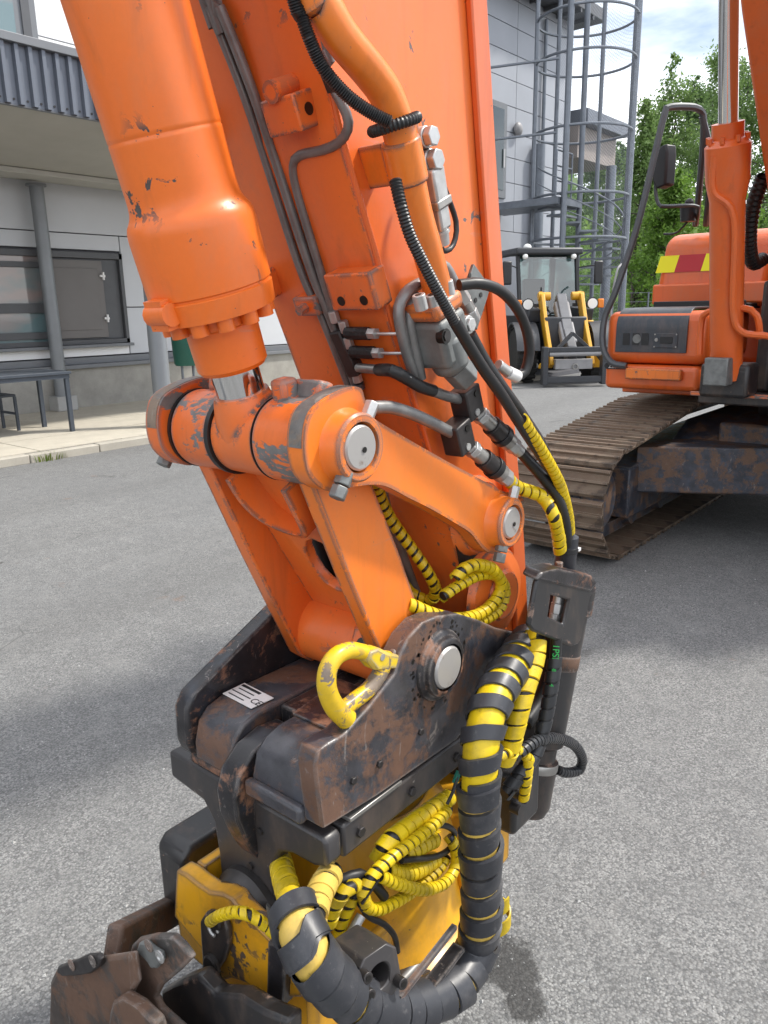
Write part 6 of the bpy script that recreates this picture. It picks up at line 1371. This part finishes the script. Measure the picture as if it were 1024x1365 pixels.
m = MB(); m.beam(U(150,1257,Y=-.44), U(245,1206,Y=-.22), .03, .055); bpart(m, 'rear_rail', 'bucket_dark', bevel=.006)
m = MB(); m.prism([U(x,y,Y=-.502) for x, y in ((150,1335),(160,1330),(185,1345),(205,1365),(215,1400),(140,1400),(146,1350))], (0,.02,0)); bpart(m, 'ear_gusset', 'bucket_rust', bevel=.004)
for pts, Y, pins in ((((84,1284),(82,1291),(90,1297),(112,1296),(128,1293),(140,1284),(142,1274),(136,1268),(122,1269),(105,1277)), -.4825, ((124,1281),(96,1286))),
                     (((192,1252),(189,1262),(196,1269),(202,1276),(208,1286),(216,1286),(223,1276),(220,1266),(208,1259),(200,1252)), -.4525, ((214,1275),(199,1260)))):
    m = MB(); m.prism([U(x,y,Y=Y) for x, y in pts], (0,-.010,0)); lk_ = bpart(m, 'lock_link', 'cast_grey' if Y > -.47 else 'dark_steel', bevel=.003, seg=2)
    for k, (x,y) in enumerate(pins):
        p = U(x,y,Y=Y-.0105); m = MB(); m.lathe(p, (0,-1,0), [(0,.010),(.002,.010),(.003,.005),(.001,.004)], 20); bpart(m, 'link_pin', 'zinc' if Y > -.47 and k == 0 else 'bucket_rust', lk_)
m = MB(); m.prism([U(x,y,Y=-.405) for x, y in ((214,1322),(240,1308),(262,1300),(285,1326),(318,1328),(350,1348),(384,1362),(384,1430),(205,1430))], (0,.03,0)); bpart(m, 'hitch_cavity_shade', 'black_frame', bevel=.01)  # black slab put in to stand for the shade inside the hitch
# bucket shell below
prof = []
for i in range(15):
    a = R(195-i*15); prof.append((-.30+.34*math.cos(a)*1.0, .235+.235*math.sin(a-math.pi) if False else .235-.215*math.sin(R(i*180/14))))
inner = [(y*.93-.02, z+.012) for y, z in prof]
m = MB(); m.prism([(-.36,y,z*.8) for y, z in prof]+[(-.36,y,z*.8) for y, z in inner[::-1]], (.40,0,0)); bpart(m, 'bucket_shell', 'bucket_rust', bevel=.004)

for (x, y, X_) in ((470,1040,EX), (505,1018,EX), (560,975,EX)):
    p = U(x, y, X=X_); m = MB(); m.cyl(p-V(.004,0,0), p+V(.005,0,0), .0065, n=6); tp(m, 'grease_bolt', 'dark_steel', ears[0], bevel=.001)
for k in range(4):
    p = V(.192, -.20+k*.13, .722); m = MB(); m.cyl(p, p+V(.008,0,0), .009, n=6); tp(m, 'frame_bolt', 'dark_steel', tf, bevel=.001)
for (x, z) in ((-.03,.70),(.03,.70),(.0,.62)):
    p = V(x+.02, -.2765, z); m = MB(); m.cyl(p, p+V(0,-.004,0), .006, n=12); tp(m, 'plug', 'dark_steel', tf)
# old grease packed under the link tube and round the pin
rnd = random.Random(21); m = MB()
for i in range(70):
    a = rnd.uniform(0, 6.28); r = rnd.gauss(.068, .006); p = V(EX+.0006, r*math.cos(a), .9276+r*math.sin(a)); q = rnd.uniform(.001, .004)
    m.add([p+V(0, q*math.cos(k*1.05)*rnd.uniform(.6,1.3), q*math.sin(k*1.05)*rnd.uniform(.6,1.3)) for k in range(6)], [(0,1,2,3,4,5)])
gz = tp(m, 'grease_spatter', 'grease', ears[0], smooth=False, recalc=False); gz['kind'] = 'stuff'
